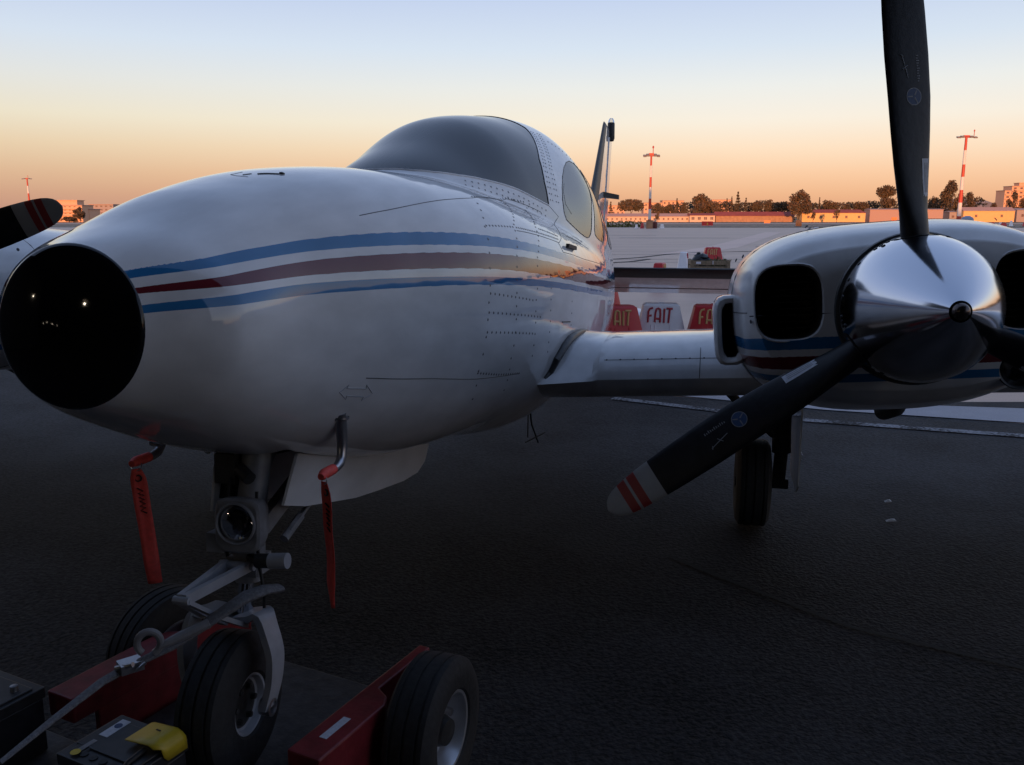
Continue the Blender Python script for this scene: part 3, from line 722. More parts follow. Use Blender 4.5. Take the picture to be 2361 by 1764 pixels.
# --- propellers
def build_propeller(s, ang0, RAD=.905):
    H = P(HUBU, VC+s*HV(s), HUBW); fw_ = Vector((1, 0, 0))
    b = MB(); b.lathe([(-.08, .09), (-.03, .10), (-.022, .183), (.0, .187), (.006, .184), (.006, .12)], H, fw_, 64); hub = b.build('propeller', M['darkmetal'], plane, 40)
    prof = [(.006, .178), (.03, .178), (.07, .175), (.11, .168), (.16, .154), (.21, .134), (.26, .109), (.31, .080), (.35, .053), (.375, .034), (.390, .022)]
    b = MB(); b.lathe(prof, H, fw_, 72); b.build('spinner', M['chrome'], hub, 50)
    b = MB(); b.lathe([(.386, .018), (.396, .0175), (.403, .014), (.408, .008), (.409, 0)], H, fw_, 20, mi=0); b.build('spinner_nut', M['brass'], hub, 40)
    scr = MB()
    for k in range(3):
        th0 = ang0+k*2*math.pi/3
        for dth in (-.52, -.46, -.40, .34, .44, .52, .80, 1.05, 1.3):
            for x, r in (((.05, .1765), (.072, .1745)) if dth in (.44, -.40) else ((.048, .1768),)):
                t = th0+dth; n = Vector((0, math.cos(t), math.sin(t)))
                scr.lathe([(-.001, .0058), (.0015, .005), (.0022, 0)], H+fw_*x+n*r, n, 8)
    scr.build('spinner_screws', M['seal'], hub)['kind'] = 'stuff'
    RS = [.10, .15, .19, .23, .28, .34, .42, .5, .6, .7, .7645, .765, .8115, .812, .8365, .837, .8445, .845, .8695, .870, .890, .905, .916, .922, .925]
    def band(r):
        return 0 if r < .765 else 1 if r < .812 else 2 if r < .837 else 1 if r < .845 else 2 if r < .87 else 1
    for k in range(3):
        th = ang0+k*2*math.pi/3; rad = Vector((0, math.cos(th), math.sin(th))); tan = Vector((0, -math.sin(th), math.cos(th)))
        rot = 1                                   # leading edge towards +tan seen from the front
        def sec(r):
            chord = float(pchip([.1, .16, .22, .3, .4, .55, .7, .8, .87, .905, .918, .925], [.066, .070, .082, .098, .110, .116, .109, .098, .082, .058, .036, .006], [r])[0])
            th_ = float(pchip([.1, .18, .26, .4, .6, .8, .925], [.064, .058, .036, .023, .016, .011, .003], [r])[0])
            be = R(float(pchip([.1, .2, .35, .6, .925], [46, 40, 31, 23, 16], [r])[0]))
            cd = tan*rot*math.cos(be)+fw_*math.sin(be); nd = fw_*math.cos(be)-tan*rot*math.sin(be)
            c0 = H+rad*(r if r < .3 else .3+(r-.3)*(RAD-.3)/.625)+fw_*.055+cd*(-.012*min(1, max(0, (r-.2)/.3)))
            return c0, cd, nd, chord, th_
        rows = []; n = 20
        for r in RS:
            c0, cd, nd, chord, t_ = sec(r); L_ = []
            for j in range(n):
                a = 2*math.pi*j/n; x = math.cos(a); y = math.sin(a); kk = 1 if r < .16 else (1-.35*(1-x)/2*min(1, (r-.16)/.15))
                L_.append(c0+cd*chord/2*x+nd*t_/2*y*kk)
            rows.append(L_)
        b = MB()
        for i in range(len(RS)-1): b.grid(rows[i:i+2], band((RS[i]+RS[i+1])/2), True)
        b.add(rows[-1], [tuple(range(n))], 1)
        # weld rings
        bl = b.build('blade', [M['blade'], M['bladewhite'], M['bladered']], hub, 45, merge=True, outward='all')
        # blade root boot on the spinner
        b = MB()
        def front(r, x):                               # point of the front face, x in -1..1 along the chord
            c0, cd, nd, chord, t_ = sec(r); y = math.sqrt(max(0, 1-x*x)); kk = (1-.35*(1-x)/2*min(1, max(0, r-.16)/.15))
            return c0+cd*chord/2*x+nd*(t_/2*y*kk+.0007)
        def patch(r0, r1, x0, x1, mi):
            b.grid([[front(r, x) for x in np.linspace(x0, x1, 4)] for r in np.linspace(r0, r1, 6)], mi)
        patch(.262, .352, -.86, -.42, 0)
        for q in range(3): b.grid([[front(r, x)+fw_*.0006 for x in (-.80+.1*q, -.77+.1*q)] for r in np.linspace(.272, .342, 4)], 1)
        lab = b.build('data_sticker', [M['sticker'], M['grey']], hub, 0)
        b = MB(); rc, xc = .50, -.12
        cpt = front(rc, xc); c0, cd, nd, chord, t_ = sec(rc); ring = lambda q: [front(rc+q*math.cos(a), xc+q*math.sin(a)/(chord/2)) for a in np.linspace(0, 2*math.pi, 25)[:-1]]
        r1, r2 = ring(.021), ring(.019); b.grid([r1, r2], 1, True); b.add(r2+[cpt], [(i, (i+1) % 24, 24) for i in range(24)], 0)
        for a in (math.pi/2, math.pi/2+2*math.pi/3, math.pi/2-2*math.pi/3):
            for side in (1,):
                e1 = [front(rc+q*math.cos(a+dd), xc+q*math.sin(a+dd)/(chord/2))+fw_*.0006 for q, dd in ((.018, -.06), (.004, -.5), (.004, .5), (.018, .06))]
                b.add(e1, [(0, 1, 2, 3)], 1)
        b.build('round_emblem', [M['bluesticker'], M['grey']], hub, 0)
        b = MB()
        for q in range(11): b.grid([[front(r, x) for x in (-.42-.03*(q % 3), -.34)] for r in (.535+q*.006, .5375+q*.006)])
        b.tube([front(.545, .10), front(.60, .30)], .0010, 4); b.tube([front(.565, .30), front(.575, .06)], .0010, 4)
        b.tube([front(.595, .22), front(.60, .36)], .0010, 4)
        b.build('blade_lettering', M['grey'], hub, 0)
        # dark root opening in the spinner
        b = MB(); hs, rs_ = zip(*prof)
        def on_sp(x, t): return H+fw_*x+Vector((0, math.cos(t), math.sin(t)))*(float(np.interp(x, hs, rs_))+.0012)
        b.add([on_sp(.052+.047*math.cos(q), th+.30*math.sin(q)) for q in np.linspace(0, 2*math.pi, 33)[:-1]]+[on_sp(.052, th)], [(i, (i+1) % 32, 32) for i in range(32)])
        b.build('blade_root_hole', M['black'], hub, 40)
build_propeller(1, R(97.5))
build_propeller(-1, R(16.5))

# --- tail
b = MB()
def fin_sec(w):
    t = (w-.55)/(1.985-.55); le = 7.0+(8.42-7.0)*max(0, (w-.55)/1.435) if w > 1.14 else 7.55-.9*(1.14-w)/.59
    if w > 1.14: le = 7.55+(8.40-7.55)*(w-1.14)/(1.985-1.14)
    te = 8.70+.27*(w-1.0)
    return le, te
rows = []; ws = list(np.linspace(.45, 1.94, 16))+[1.965, 1.98, 1.985]
for w in ws:
    le, te = fin_sec(w); ch = te-le; k = 1 if w < 1.95 else (1-((w-1.95)/.036)**2)**.5 if w < 1.985 else .1
    rows.append([P(le+ch*c, .035+.62*t*max(.4, ch)*k*.8, w) for c, t in
                 ((0, 0), (.02, .03), (.08, .052), (.25, .066), (.5, .055), (.8, .022), (1, .002), (1, -.002), (.8, -.022), (.5, -.055), (.25, -.066), (.08, -.052), (.02, -.03))])
nb = MB()
n = 13
for i in range(len(rows)-1):
    for j in range(n):
        jj = (j+1) % n; boot = j in (0, 1, 2, 10, 11, 12)
        nb.add([rows[i][j], rows[i][jj], rows[i+1][jj], rows[i+1][j]], [(0, 1, 2, 3)], 1 if boot else 0)
nb.add(rows[-1], [tuple(range(n))], 1)
fin = nb.build('tail_fin', [M['white'], M['boot']], plane, 40, merge=True, outward='all')
b = MB(); le, te = fin_sec(1.4)
rows = []
for w in (.62, 1.0, 1.5, 1.90):
    le, te = fin_sec(w); rows.append([P(te-.02, .035+.012, w), P(te+.30, .035+.002, w), P(te+.30, .035-.002, w), P(te-.02, .035-.012, w)])
b.grid(rows, 0, True); b.build('rudder', M['white'], plane, 0)
b = MB(); b.lathe([(0, .035), (.03, .045), (.20, .042), (.21, .038), (.23, .036), (.26, .02), (.265, 0)], P(9.0, .05, 1.87), (0, 0, 1), 20, mis=[0, 0, 0, 1, 1, 1]); b.build('tail_beacon', [M['boot'], M['lens']], plane)
b = MB(); b.add([P(8.35, .04, 1.215), P(8.50, .04, 1.225), P(8.60, .21, 1.20), P(8.52, .21, 1.195)]+[P(8.35, .04, 1.16), P(8.50, .04, 1.16), P(8.60, .21, 1.15), P(8.52, .21, 1.15)],
      [(0, 1, 2, 3), (7, 6, 5, 4), (0, 3, 7, 4), (1, 5, 6, 2), (3, 2, 6, 7)])
b.add([P(8.35, .03, 1.215), P(8.50, .03, 1.225), P(8.60, -.14, 1.20), P(8.52, -.14, 1.195)]+[P(8.35, .03, 1.16), P(8.50, .03, 1.16), P(8.60, -.14, 1.15), P(8.52, -.14, 1.15)],
      [(3, 2, 1, 0), (4, 5, 6, 7), (4, 7, 3, 0), (2, 6, 5, 1), (7, 6, 2, 3)])
b.build('tail_antenna', M['boot'], plane, 0)
for s in (1, -1):
    nb = MB(); rows = []
    for v in (.05, .6, 1.2, 1.75, 1.87, 1.9):
        k = 1 if v < 1.8 else .7 if v < 1.88 else .2
        rows.append([P(8.42+.90*c, VC+s*v, .372-.012*v/1.5*0-.262*c+t*k) for c, t in
                     ((0, 0), (.02, .016), (.10, .034), (.22, .043), (.35, .045), (.6, .03), (1, .003), (1, -.003), (.6, -.03), (.35, -.045), (.22, -.043), (.10, -.034), (.02, -.016))])
    n = 13
    for i in range(len(rows)-1):
        for j in range(n):
            jj = (j+1) % n; nb.add([rows[i][j], rows[i][jj], rows[i+1][jj], rows[i+1][j]], [(0, 1, 2, 3)], 1 if j in (0, 1, 2, 10, 11, 12) else 0)
    nb.add(rows[-1], [tuple(range(n))], 0)
    st = nb.build('stabilator', [M['white'], M['boot']], plane, 40, merge=True, outward='all')
    b = MB(); b.tube([P(8.42+.90*.72, VC+s*v, .372-.262*.72-.025) for v in (.1, 1.7)], .004, 5); b.build('trim_tab_hinge', M['seal'], st)

# --- nose gear
b = MB()
b.tube([P(.68, VC, -.25), P(.635, VC+.003, -.42), P(.60, VC+.004, -.62), P(.595, VC+.004, -.66)], [.042, .040, .036, .036], 20)
b.lathe([(0, .043), (.045, .043), (.05, .038)], P(.60, VC+.004, -.60), (.0, 0, -1), 20)
b.box(P(.60, VC+.004, -.655), (.085, .085, .05)); b.lathe([(0, .036), (.02, .036)], P(.597, VC+.004, -.68), (0, 0, -1), 20)
b.box(P(.555, VC-.055, -.585), (.05, .05, .05))
ng = b.build('nose_gear_leg', M['grey'], plane)
b = MB(); b.tube([P(.597, VC+.004, -.66), P(.575, VC+.002, -.80)], .021, 18); b.build('oleo_piston', M['chrome'], ng)
b = MB()
for s in (1, -1):
    b.beam(P(.545, VC+s*.034, -.645), P(.295, VC+s*.006, -.652), .014, .026); b.beam(P(.295, VC+s*.010, -.655), P(.42, VC+s*.02, -.738), .022, .010)
    b.beam(P(.42, VC+s*.02, -.738), P(.53, VC+s*.03, -.80), .02, .012)
b.tube([P(.545, VC-.05, -.645), P(.545, VC+.05, -.645)], .011); b.tube([P(.295, VC-.02, -.653), P(.295, VC+.02, -.653)], .010)
b.build('torque_link', M['palegrey'], ng, 30)
# landing light on the leg
LL = P(.540, VC+.012, -.526)
b = MB()
def rrect(hw, hh, x, n=5, k=.35):
    out = []
    for t in np.linspace(0, 2*math.pi, 32, endpoint=False):
        c, s_ = math.cos(t), math.sin(t); r = (abs(c/hw)**n+abs(s_/hh)**n)**(-1/n); out.append(LL+Vector((x, r*c, r*s_-.008)))
    return out
b.grid([rrect(.02, .02, -.07), rrect(.050, .058, -.06), rrect(.062, .070, -.02), rrect(.064, .072, .012), rrect(.058, .066, .018), rrect(.054, .060, .018)], 0, True)
ring = [LL+Vector((.018, .050*math.cos(t), .050*math.sin(t))) for t in np.linspace(0, 2*math.pi, 32, endpoint=False)]
b.grid([rrect(.054, .060, .018), ring], 0, True)
lh = b.build('landing_light_housing', M['grey'], plane, 40)
b = MB(); b.lathe([(.016, .056), (.026, .056), (.028, .053), (.024, .050), (.012, .050)], LL, (1, 0, 0), 32); b.build('lens_ring', M['grey'], lh)
b = MB(); b.lathe([(.016, .050), (-.01, .042), (-.03, .025), (-.038, .004)], LL, (1, 0, 0), 28); b.build('reflector', M['chrome'], lh)
b = MB(); b.lathe([(.016, .050), (.024, .04), (.029, .022), (.031, 0)], LL, (1, 0, 0), 28); b.build('lens', M['lens'], lh)
b = MB(); b.box(LL+Vector((-.006, 0, -.01)), (.012, .012, .03)); b.build('bulb_shield', M['darkmetal'], lh, 0)
b = MB(); b.tube([P(.56, VC+.03, -.625), P(.535, VC+.066, -.622), P(.522, VC+.085, -.618)], .012, 12, mi=1); b.tube([P(.522, VC+.07, -.620), P(.52, VC+.112, -.616)], .019, 16, mi=1); b.tube([P(.52, VC+.108, -.617), P(.52, VC+.157, -.612)], .0205, 18, mi=0)
b.build('shimmy_damper', [M['palegrey'], M['black']], ng)
b = MB(); b.beam(P(.62, VC+.03, -.56), P(.93, VC+.09, -.36), .03, .045); b.beam(P(.62, VC-.03, -.56), P(.93, VC-.09, -.36), .03, .045); b.build('drag_brace', M['grey'], ng, 0)
b = MB(); b.tube([P(.66, VC+.075, -.60), P(.74, VC+.085, -.555)], .013, 12); b.tube([P(.74, VC+.085, -.555), P(.98, VC+.11, -.43)], .008, 10); b.tube([P(.68, VC+.085, -.58), P(.98, VC+.125, -.42)], .004, 8); b.build('retract_rod', M['grey'], ng)
b = MB(); b.tube([P(.70, VC-.10, -.36), P(.66, VC-.10, -.50)], .03, 14); b.box(P(.62, VC-.06, -.40), (.06, .06, .08)); b.tube([P(.6, VC-.02, -.40), P(.58, VC+.02, -.42)], .018, 10); b.build('steering_link', M['darkmetal'], ng)
b = MB(); b.tube([P(.57, VC+.045, -.45), P(.555, VC+.05, -.56), P(.57, VC+.052, -.66), P(.55, VC+.075, -.72), P(.555, VC+.07, -.79)], .0045, 8); b.tube([P(.585, VC-.04, -.42), P(.57, VC-.05, -.55), P(.575, VC-.045, -.64)], .004, 8); b.build('hose', M['black'], ng)
# fork and wheel
NW = P(.52, VC-.008, -1.010)
b = MB()
for s in (1, -1):
    path = [(.565, .010, -.79), (.545, .055, -.775), (.528, .088, -.765), (.520, .113, -.81), (.520, .128, -.875), (.521, .124, -.93), (.521, .110, -.99), (.521, .105, -1.01)]
    kk = np.linspace(0, 7, 29); path = list(zip(*[pchip(range(8), [p[i] for p in path], kk) for i in range(3)])); wd = list(np.interp(kk, range(8), [.03, .032, .032, .031, .030, .029, .028, .028])); rows = []
    for i, (u, v, w) in enumerate(path):
        a = path[max(i-1, 0)]; c = path[min(i+1, len(path)-1)]; t = (P(*c)-P(*a)).normalized(); x = Vector((1, 0, 0)); x = (x-t*x.dot(t)).normalized(); y = t.cross(x)
        q = P(u, VC-.008+s*v, w); q0 = [q+x*wd[i]*1.1*sx+y*.009*sy for sx, sy in ((-1, -1), (1, -1), (1, 1), (-1, 1))]; rows.append(q0)
    b.grid(rows, 0, True); b.add(rows[-1], [(0, 1, 2, 3)])
b.build('fork', M['palegrey'], ng, 40)
for s in (1, -1): b = MB(); b.lathe([(-.02, .022), (.012, .024), (.014, .017), (.002, .016), (.0, 0)], NW+Vector((0, s*.108, 0)), (0, s, 0), 20, mis=[0, 0, 0, 1]); b.build('axle_nut', [M['steel'], M['black']], ng)
def tyre_prof(r, w, ri, grooves=3):
    """closed section: (across, radius)"""
    h = w/2; p = [(-h*.72, ri), (-h*.9, ri+.01), (-h, ri+(r-ri)*.45), (-h*.93, ri+(r-ri)*.78), (-h*.74, r*.985)]
    for k in range(grooves):
        c = -h*.5+h*k/(grooves-1)*1.0 if grooves > 1 else 0
        p += [(c-h*.06, r*(1-.02*(c/h)**2)), (c-h*.045, r*.975), (c+h*.045, r*.975), (c+h*.06, r*(1-.02*(c/h)**2))]
    p += [(h*.74, r*.985), (h*.93, ri+(r-ri)*.78), (h, ri+(r-ri)*.45), (h*.9, ri+.01), (h*.72, ri)]
    return p
def wheel(c, axis, r, w, ri, parent, rimmat, tyre_name='tyre', rim_name='wheel_rim', bolts=0, deep=.3, dk=0):
    b = MB(); b.lathe(tyre_prof(r, w, ri), c, axis, 56); t = b.build(tyre_name, M['tyre'], parent, 35)
    b = MB(); h = w/2
    for s in (1, -1):
        ax = Vector(axis).normalized()*s
        b.lathe([(h*.70, ri*1.06), (h*.82, ri*1.04), (h*.80, ri*.97), (h*.55, ri*.90), (h*deep, ri*.82), (h*deep, ri*.45), (h*.5, ri*.36), (h*.55, ri*.2), (h*.5, 0)], c, ax, 40, mis=[0, 0, 0, 0, dk, dk, dk, dk])
    rim = b.build(rim_name, [rimmat, M['darkmetal']], parent, 35)
    if bolts:
        ax = Vector(axis).normalized(); x = ax.cross(Vector((0, 0, 1))).normalized(); y = ax.cross(x)
        for s in (1, -1):
            for k in range(bolts):
                a = 2*math.pi*k/bolts; b = MB(); b.lathe([(0, .009), (.012, .008), (.014, 0)], Vector(c)+ax*s*h*deep+(x*math.cos(a)+y*math.sin(a))*ri*.6, ax*s, 8); b.build('wheel_bolt', M['darkmetal'], parent)
    return t, rim
wheel(NW, (0, 1, 0), .187, .135, .077, ng, M['palegrey'], bolts=6, deep=.5, dk=1)
# nose gear door hanging below the belly
b = MB(); out = [(.661, -.36), (.575, -.483), (.70, -.515), (.852, -.54), (1.05, -.572), (1.245, -.591), (1.5, -.612), (1.66, -.612), (1.75, -.585), (1.80, -.53), (1.80, -.47), (1.2, -.43)]
b.prism([P(u, .145+.02*(-w-.36), w) for u, w in out], (0, .008, 0)); b.build('nose_gear_door', M['white'], plane, 0)
b = MB(); b.prism([P(u, VC*2-.145, w) for u, w in [(.62, -.40), (.60, -.52), (.9, -.56), (1.2, -.56), (1.22, -.45)]], (0, .008, 0)); b.build('nose_gear_door', M['white'], plane, 0)
# pitot masts
for s in (1, -1):
    v = VC+s*.265; b = MB()
    b.tube([P(.60, v, -.235), P(.610, v, -.27), P(.617, v, -.318), P(.613, v, -.352), P(.600, v, -.367), P(.575, v, -.374), P(.505, v, -.377)], [.017, .0155, .014, .013, .0125, .0115, .010], 14)
    b.lathe([(0, .024), (.006, .024), (.010, .017)], P(.603, v, -.245-.012*(s < 0)*8), (0, 0, -1), 16)
    b.build('pitot_mast', M['steel'], plane, 50)
# belly aerials
b = MB(); b.tube([P(3.1, .3, -.46), P(3.2, .30, -.64), P(3.36, .31, -.77)], .005, 6); b.tube([P(3.1, .3, -.46), P(3.10, .30, -.70)], .0035, 6); b.tube([P(3.14, .28, -.735), P(3.30, .36, -.70)], .003, 6); b.build('belly_aerial', M['darkmetal'], plane)
b = MB(); b.tube([P(1.72, .10, -.46), P(1.75, .10, -.57)], .004, 6); b.build('belly_aerial', M['darkmetal'], plane)
for v in (.75, .87):
    b = MB(); b.tube([P(2.75, v, -.36), P(2.75, v, -.41)], .008, 6); b.build('belly_drain', M['black'], plane)
# --- main gear
for s in (1, -1):
    def Q(u, v, w): return P(u, VC+s*(v-VC), w)
    b = MB(); b.tube([Q(3.15, 1.62, -.25), Q(3.19, 1.625, -.60), Q(3.19, 1.63, -.72)], .048, 16); b.tube([Q(3.19, 1.63, -.70), Q(3.19, 1.62, -.89)], .034, 14)
    b.tube([Q(3.19, 1.67, -.885), Q(3.19, 1.40, -.885)], .028, 12)
    mg = b.build('main_gear_leg', M['darkmetal'], plane)
    b = MB(); b.tube([Q(2.75, 1.30, -.33), Q(2.98, 1.40, -.45), Q(3.15, 1.58, -.62)], .022, 10); b.tube([Q(2.9, 1.50, -.33), Q(2.98, 1.41, -.45)], .022, 10); b.build('side_brace', M['darkmetal'], mg)
    wheel(Q(3.19, 1.49, -.885), (0, 1, 0), .228, .178, .09, mg, M['rim'])
    b = MB(); b.prism([Q(2.98, 1.695, -.30), Q(3.02, 1.70, -.86), Q(3.10, 1.70, -.905), Q(3.42, 1.70, -.86), Q(3.46, 1.695, -.30)], (0, .008, 0)); b.build('main_gear_door', M['white'], plane, 0)
    b = MB(); b.lathe([(0, .02), (.01, .022), (.02, 0)], Q(3.1, 1.71, -.72), (0, s, 0), 12); b.build('gear_light', M['lens'], mg)

# ================================================================== RIBBONS, TUG, BATTERIES, STRAP
def ribbon(top, length, width, facing, lean, label, narrow=.3):
    """warning ribbon hanging from a pitot cover; facing = angle of its width about the vertical"""
    root = empty('warning_ribbon', top); tag(root, label, 'ribbon', 'red ribbons hanging from the two pitot masts')
    b = MB(); rows = []; fx = Vector((math.cos(facing), math.sin(facing), 0)); fy = Vector((-fx.y, fx.x, 0))
    for i in range(25):
        t = i/24; c = fx*lean*t*0+Vector((lean*t, 0, -.012-length*t))+fy*(.004*math.sin(t*5)+.0015*math.sin(t*13))
        tw = .22*math.sin(t*2.6); wx = fx*math.cos(tw)+fy*math.sin(tw); k = min(1, .55+t*5)*(1 if t < .80 else 1-2.2*(t-.8)*narrow)
        rows.append([c+wx*width/2*k*q+fy*.003*math.sin(q*2.2+t*5) for q in (-1, -.5, 0, .5, 1)])
    b.grid(rows); o = b.build('strip', M['ribbon'], root, 60)
    md = o.modifiers.new('thick', 'SOLIDIFY'); md.thickness = .0012
    b = MB(); b.lathe([(-.0016, .006), (-.0016, .010), (.0016, .010), (.0016, .006)], rows[2][2]+fy*-.002, -fy, 14); b.build('eyelet', M['darkmetal'], root)
    b = MB()                                       # marker lettering running down the strip
    zig = [(-.6, 0), (.5, .12), (-.5, .2), (.55, .30), (-.55, .36), (.5, .46), (-.4, .5), (.55, .62), (-.55, .7), (.5, .78), (-.5, .86), (.6, 1.0)]
    pts = []
    for x, t in zig:
        r = rows[min(24, int((.17+t*.22)*24))]; f = (.17+t*.22)*24-int((.17+t*.22)*24); r2 = rows[min(24, int((.17+t*.22)*24)+1)]
        a = r[2]*(1-f)+r2[2]*f; e = (r[3]-r[1])
        pts.append(a+e*x*.62-fy*.0022)
    b.tube(pts, .0042, 5, flat=.4); b.build('marker_writing', M['black'], root)
    b = MB(); b.tube([Vector((0, 0, .004))+fx*.014*math.cos(a)+Vector((0, 0, .014*math.sin(a)-.008)) for a in np.linspace(0, 2*math.pi, 17)], .0014, 6); b.build('split_ring', M['steel'], root)
    b = MB(); ax = -A_
    b.tube([ax*-.055+Vector((0, 0, .010)), ax*.0+Vector((0, 0, .008)), ax*.018+Vector((0, 0, .004))], [.0135, .0135, .009], 12); b.build('pitot_cover', M['ribbon'], root)
    return root
tr = world(.505, VC+.265, -.384); tl = world(.505, VC-.265, -.384)
ribbon(tr, .335, .036, R(-50), .012, 'red warning ribbon seen nearly edge-on, hanging from the pitot mast beside the white gear door', 1.6)
ribbon(tl, .318, .040, R(12), .026, 'red warning ribbon turned flat to view, hanging left of the nose gear leg')

TO = Vector((-.67, 2.425, 0)); TE = Vector((.891, -.454, 0)); TD = Vector((.454, .891, 0))
tug = empty('aircraft_tug', TO); tug.rotation_euler = (0, 0, math.atan2(TE.y, TE.x))     # x = across, y = away from the camera
tag(tug, 'low red aircraft tug carrying the nose wheel between its two tyres', 'aircraft tug')
for s in (1, -1):
    b = MB(); f = -.395 if s > 0 else -.485
    xs = lambda q: s*q
    top = [(.335, f), (.435, f), (.435, -.125), (.415, -.085), (.372, -.06), (.372, .20), (.335, .20)]
    pts = [Vector((xs(x), y, .10)) for x, y in top]
    if s < 0:
        pts = [p+Vector((0, 0, .145)) for p in pts[::-1]]; b.prism(pts, (0, 0, .075)); b.box((-.356, -.10, .17), (.02, .60, .148))
    else: b.prism(pts, (0, 0, .22))
    arm = b.build('frame_arm', M['tugred'], tug, 0); bv = arm.modifiers.new('bevel', 'BEVEL'); bv.width = .005; bv.segments = 2
b = MB(); b.box((-.13, -.70, .145), (1.08, .50, .03)); b.box((0, -.14, .125), (.66, .66, .03)); b.beam((-.46, 0, .20), (-.34, 0, .20), .05, .05); b.beam((.375, 0, .20), (.46, 0, .20), .05, .05); b.box((0, -.445, .155), (.62, .012, .03))
b.box((.20, -.63, .166), (.16, .30, .012))
dk = b.build('deck', M['tugdark'], tug, 0); bv = dk.modifiers.new('bevel', 'BEVEL'); bv.width = .004; bv.segments = 2
b = MB(); b.box((.385, -.27, .3215), (.022, .10, .001)); b.build('paper_label', M['sticker'], tug, 0)
for s in (1, -1):
    t, rm = wheel(Vector((s*.505, 0, .203)), (s, .14, 0), .203, .145, .108, tug, M['rim'], bolts=0, deep=.05)
    b = MB(); b.lathe([(0, .045), (.03, .043), (.05, .036), (.055, 0)], Vector((s*.505, 0, .203)), (s, 0, 0), 20); b.build('wheel_hub', M['darkmetal'], tug)
    for k in range(5):
        a = 2*math.pi*k/5+.3; b = MB(); b.lathe([(0, .012), (.018, .011), (.02, 0)], Vector((s*.511, .066*math.cos(a), .203+.066*math.sin(a))), (s, 0, 0), 6); b.build('wheel_nut', M['steel'], tug, 0)
b = MB(); b.beam((.30, -.98, .10), (.30, -.98, .02), .05, .05); b.lathe([(-.02, .07), (.02, .07)], (-.1, -.85, .075), (1, 0, 0), 20); b.build('caster', M['darkmetal'], tug)
def battery(e, d, w, l, label, cover):
    p = TO+TE*e+TD*d; r = empty('battery', (p.x, p.y, .161), math.atan2(TE.y, TE.x)); tag(r, label, 'battery', 'batteries standing on the tug deck')
    b = MB(); b.box((0, 0, .078), (w*.95, l*.95, .156)); bt = b.build('case', M['battery'], r, 0); bv = bt.modifiers.new('bevel', 'BEVEL'); bv.width = .005; bv.segments = 2
    b = MB(); b.box((0, 0, .172), (w, l, .030)); b.box((0, .01, .190), (w*.9, l*.62, .006)); b.box((-w*.32, -l*.30, .188), (w*.18, .03, .006))
    lid = b.build('lid', M['battery'], r, 0); bv = lid.modifiers.new('bevel', 'BEVEL'); bv.width = .005; bv.segments = 2
    b = MB()
    for k in range(6): b.lathe([(0, .010), (.003, .010), (.004, 0)], (-w*.36+k*w*.14, -l*.36, .187), (0, 0, 1), 10)
    b.build('filler_caps', M['black'], r)['kind'] = 'stuff'
    b = MB(); b.box((-w*.30, .035, .1935), (.028, .072, .001), Matrix.Rotation(R(2), 3, 'Z')); b.build('white_label', M['sticker'], lid, 0)
    b = MB(); b.lathe([(0, .010), (.001, .010), (.0012, 0)], (-w*.30, .045, .1942), (0, 0, 1), 14); b.build('round_mark', M['bluesticker'], lid, 0)
    b = MB(); b.box((-w*.30, -.045, .1935), (.014, .05, .001)); b.build('grey_label', M['grey'], lid, 0)
    b = MB(); b.lathe([(0, .012), (.001, .012), (.0012, 0)], (-w*.30, -.075, .1938), (0, 0, 1), 14); b.build('yellow_mark', M['yellow'], lid, 0)
    b = MB(); b.lathe([(0, .012), (.02, .010), (.021, 0)], (w*.32, l*.2, .187), (0, 0, 1), 12); b.build('terminal_post', M['steel'], r)
    if cover:
        b = MB(); x0, x1, y0, y1 = .015, w*.5, -.005, .085; z0, z1 = .190, .214
        prof = [(x0, z1-.002), (x1-.022, z1+.006), (x1-.006, z1), (x1+.004, z1-.012), (x1+.006, z0-.02)]
        rows = [[Vector((x, y, z)) for x, z in prof] for y in (y0, y0+.03, y1-.012, y1)]
        for i in range(len(prof)): rows[3][i] += Vector((0, -.002, -.004 if i < 3 else 0))
        rows[0][4] += Vector((0, .02, .012)); rows[0][3] += Vector((0, .014, .006))
        b.grid(rows); cv = b.build('terminal_cover', M['yellow'], r, 50); md = cv.modifiers.new('thick', 'SOLIDIFY'); md.thickness = .003
        b = MB(); b.box(((x0+x1)/2, .05, z1+.0055), (.014, .004, .001)); b.build('cover_mark', M['black'], cv, 0)
        b = MB(); b.tube([(.075, .0, .20), (.078, -.05, .196), (.08, -.12, .15), (.07, -.2, .08)], .007, 8); b.build('cable', M['black'], r)
    return r
battery(.005, -.595, .235, .185, 'black battery with a raised yellow terminal cover, on the tug deck', True)
battery(-.535, -.60, .25, .19, 'black battery with a bare lid at the left edge of the tug deck', False)
sw = empty('tie_down_strap', (-.862, 1.84, .59)); tag(sw, 'grey webbing strap with buckle and hook pulled tight round the nose gear leg', 'strap')
O_ = Vector((-.862, 1.84, .59)); q = lambda *p: Vector(p)-O_
b = MB(); b.tube([q(-1.03, 1.575, .52), q(-.978, 1.69, .545), q(-.925, 1.80, .568), q(-.893, 1.845, .575)], [.007, .010, .013, .014], 12, flat=.55); b.build('webbing', M['strap'], sw)
b = MB(); b.tube([q(-.862, 1.845, .59), q(-.80, 1.90, .605), q(-.735, 1.955, .635), q(-.69, 1.985, .66), q(-.655, 2.01, .678), q(-.62, 2.05, .678), q(-.60, 2.10, .66)], [.013, .017, .020, .022, .024, .022, .020], 14, flat=.5); b.build('webbing', M['strap'], sw)
b = MB(); b.box(q(-.878, 1.845, .585), (.05, .04, .022), Matrix.Rotation(R(40), 3, 'Z')); b.tube([q(-.905, 1.83, .585), q(-.86, 1.82, .60)], .006, 8); b.tube([q(-.856, 1.822, .583), q(-.838, 1.834, .597)], .004, 8); b.build('buckle', M['steel'], sw, 30)
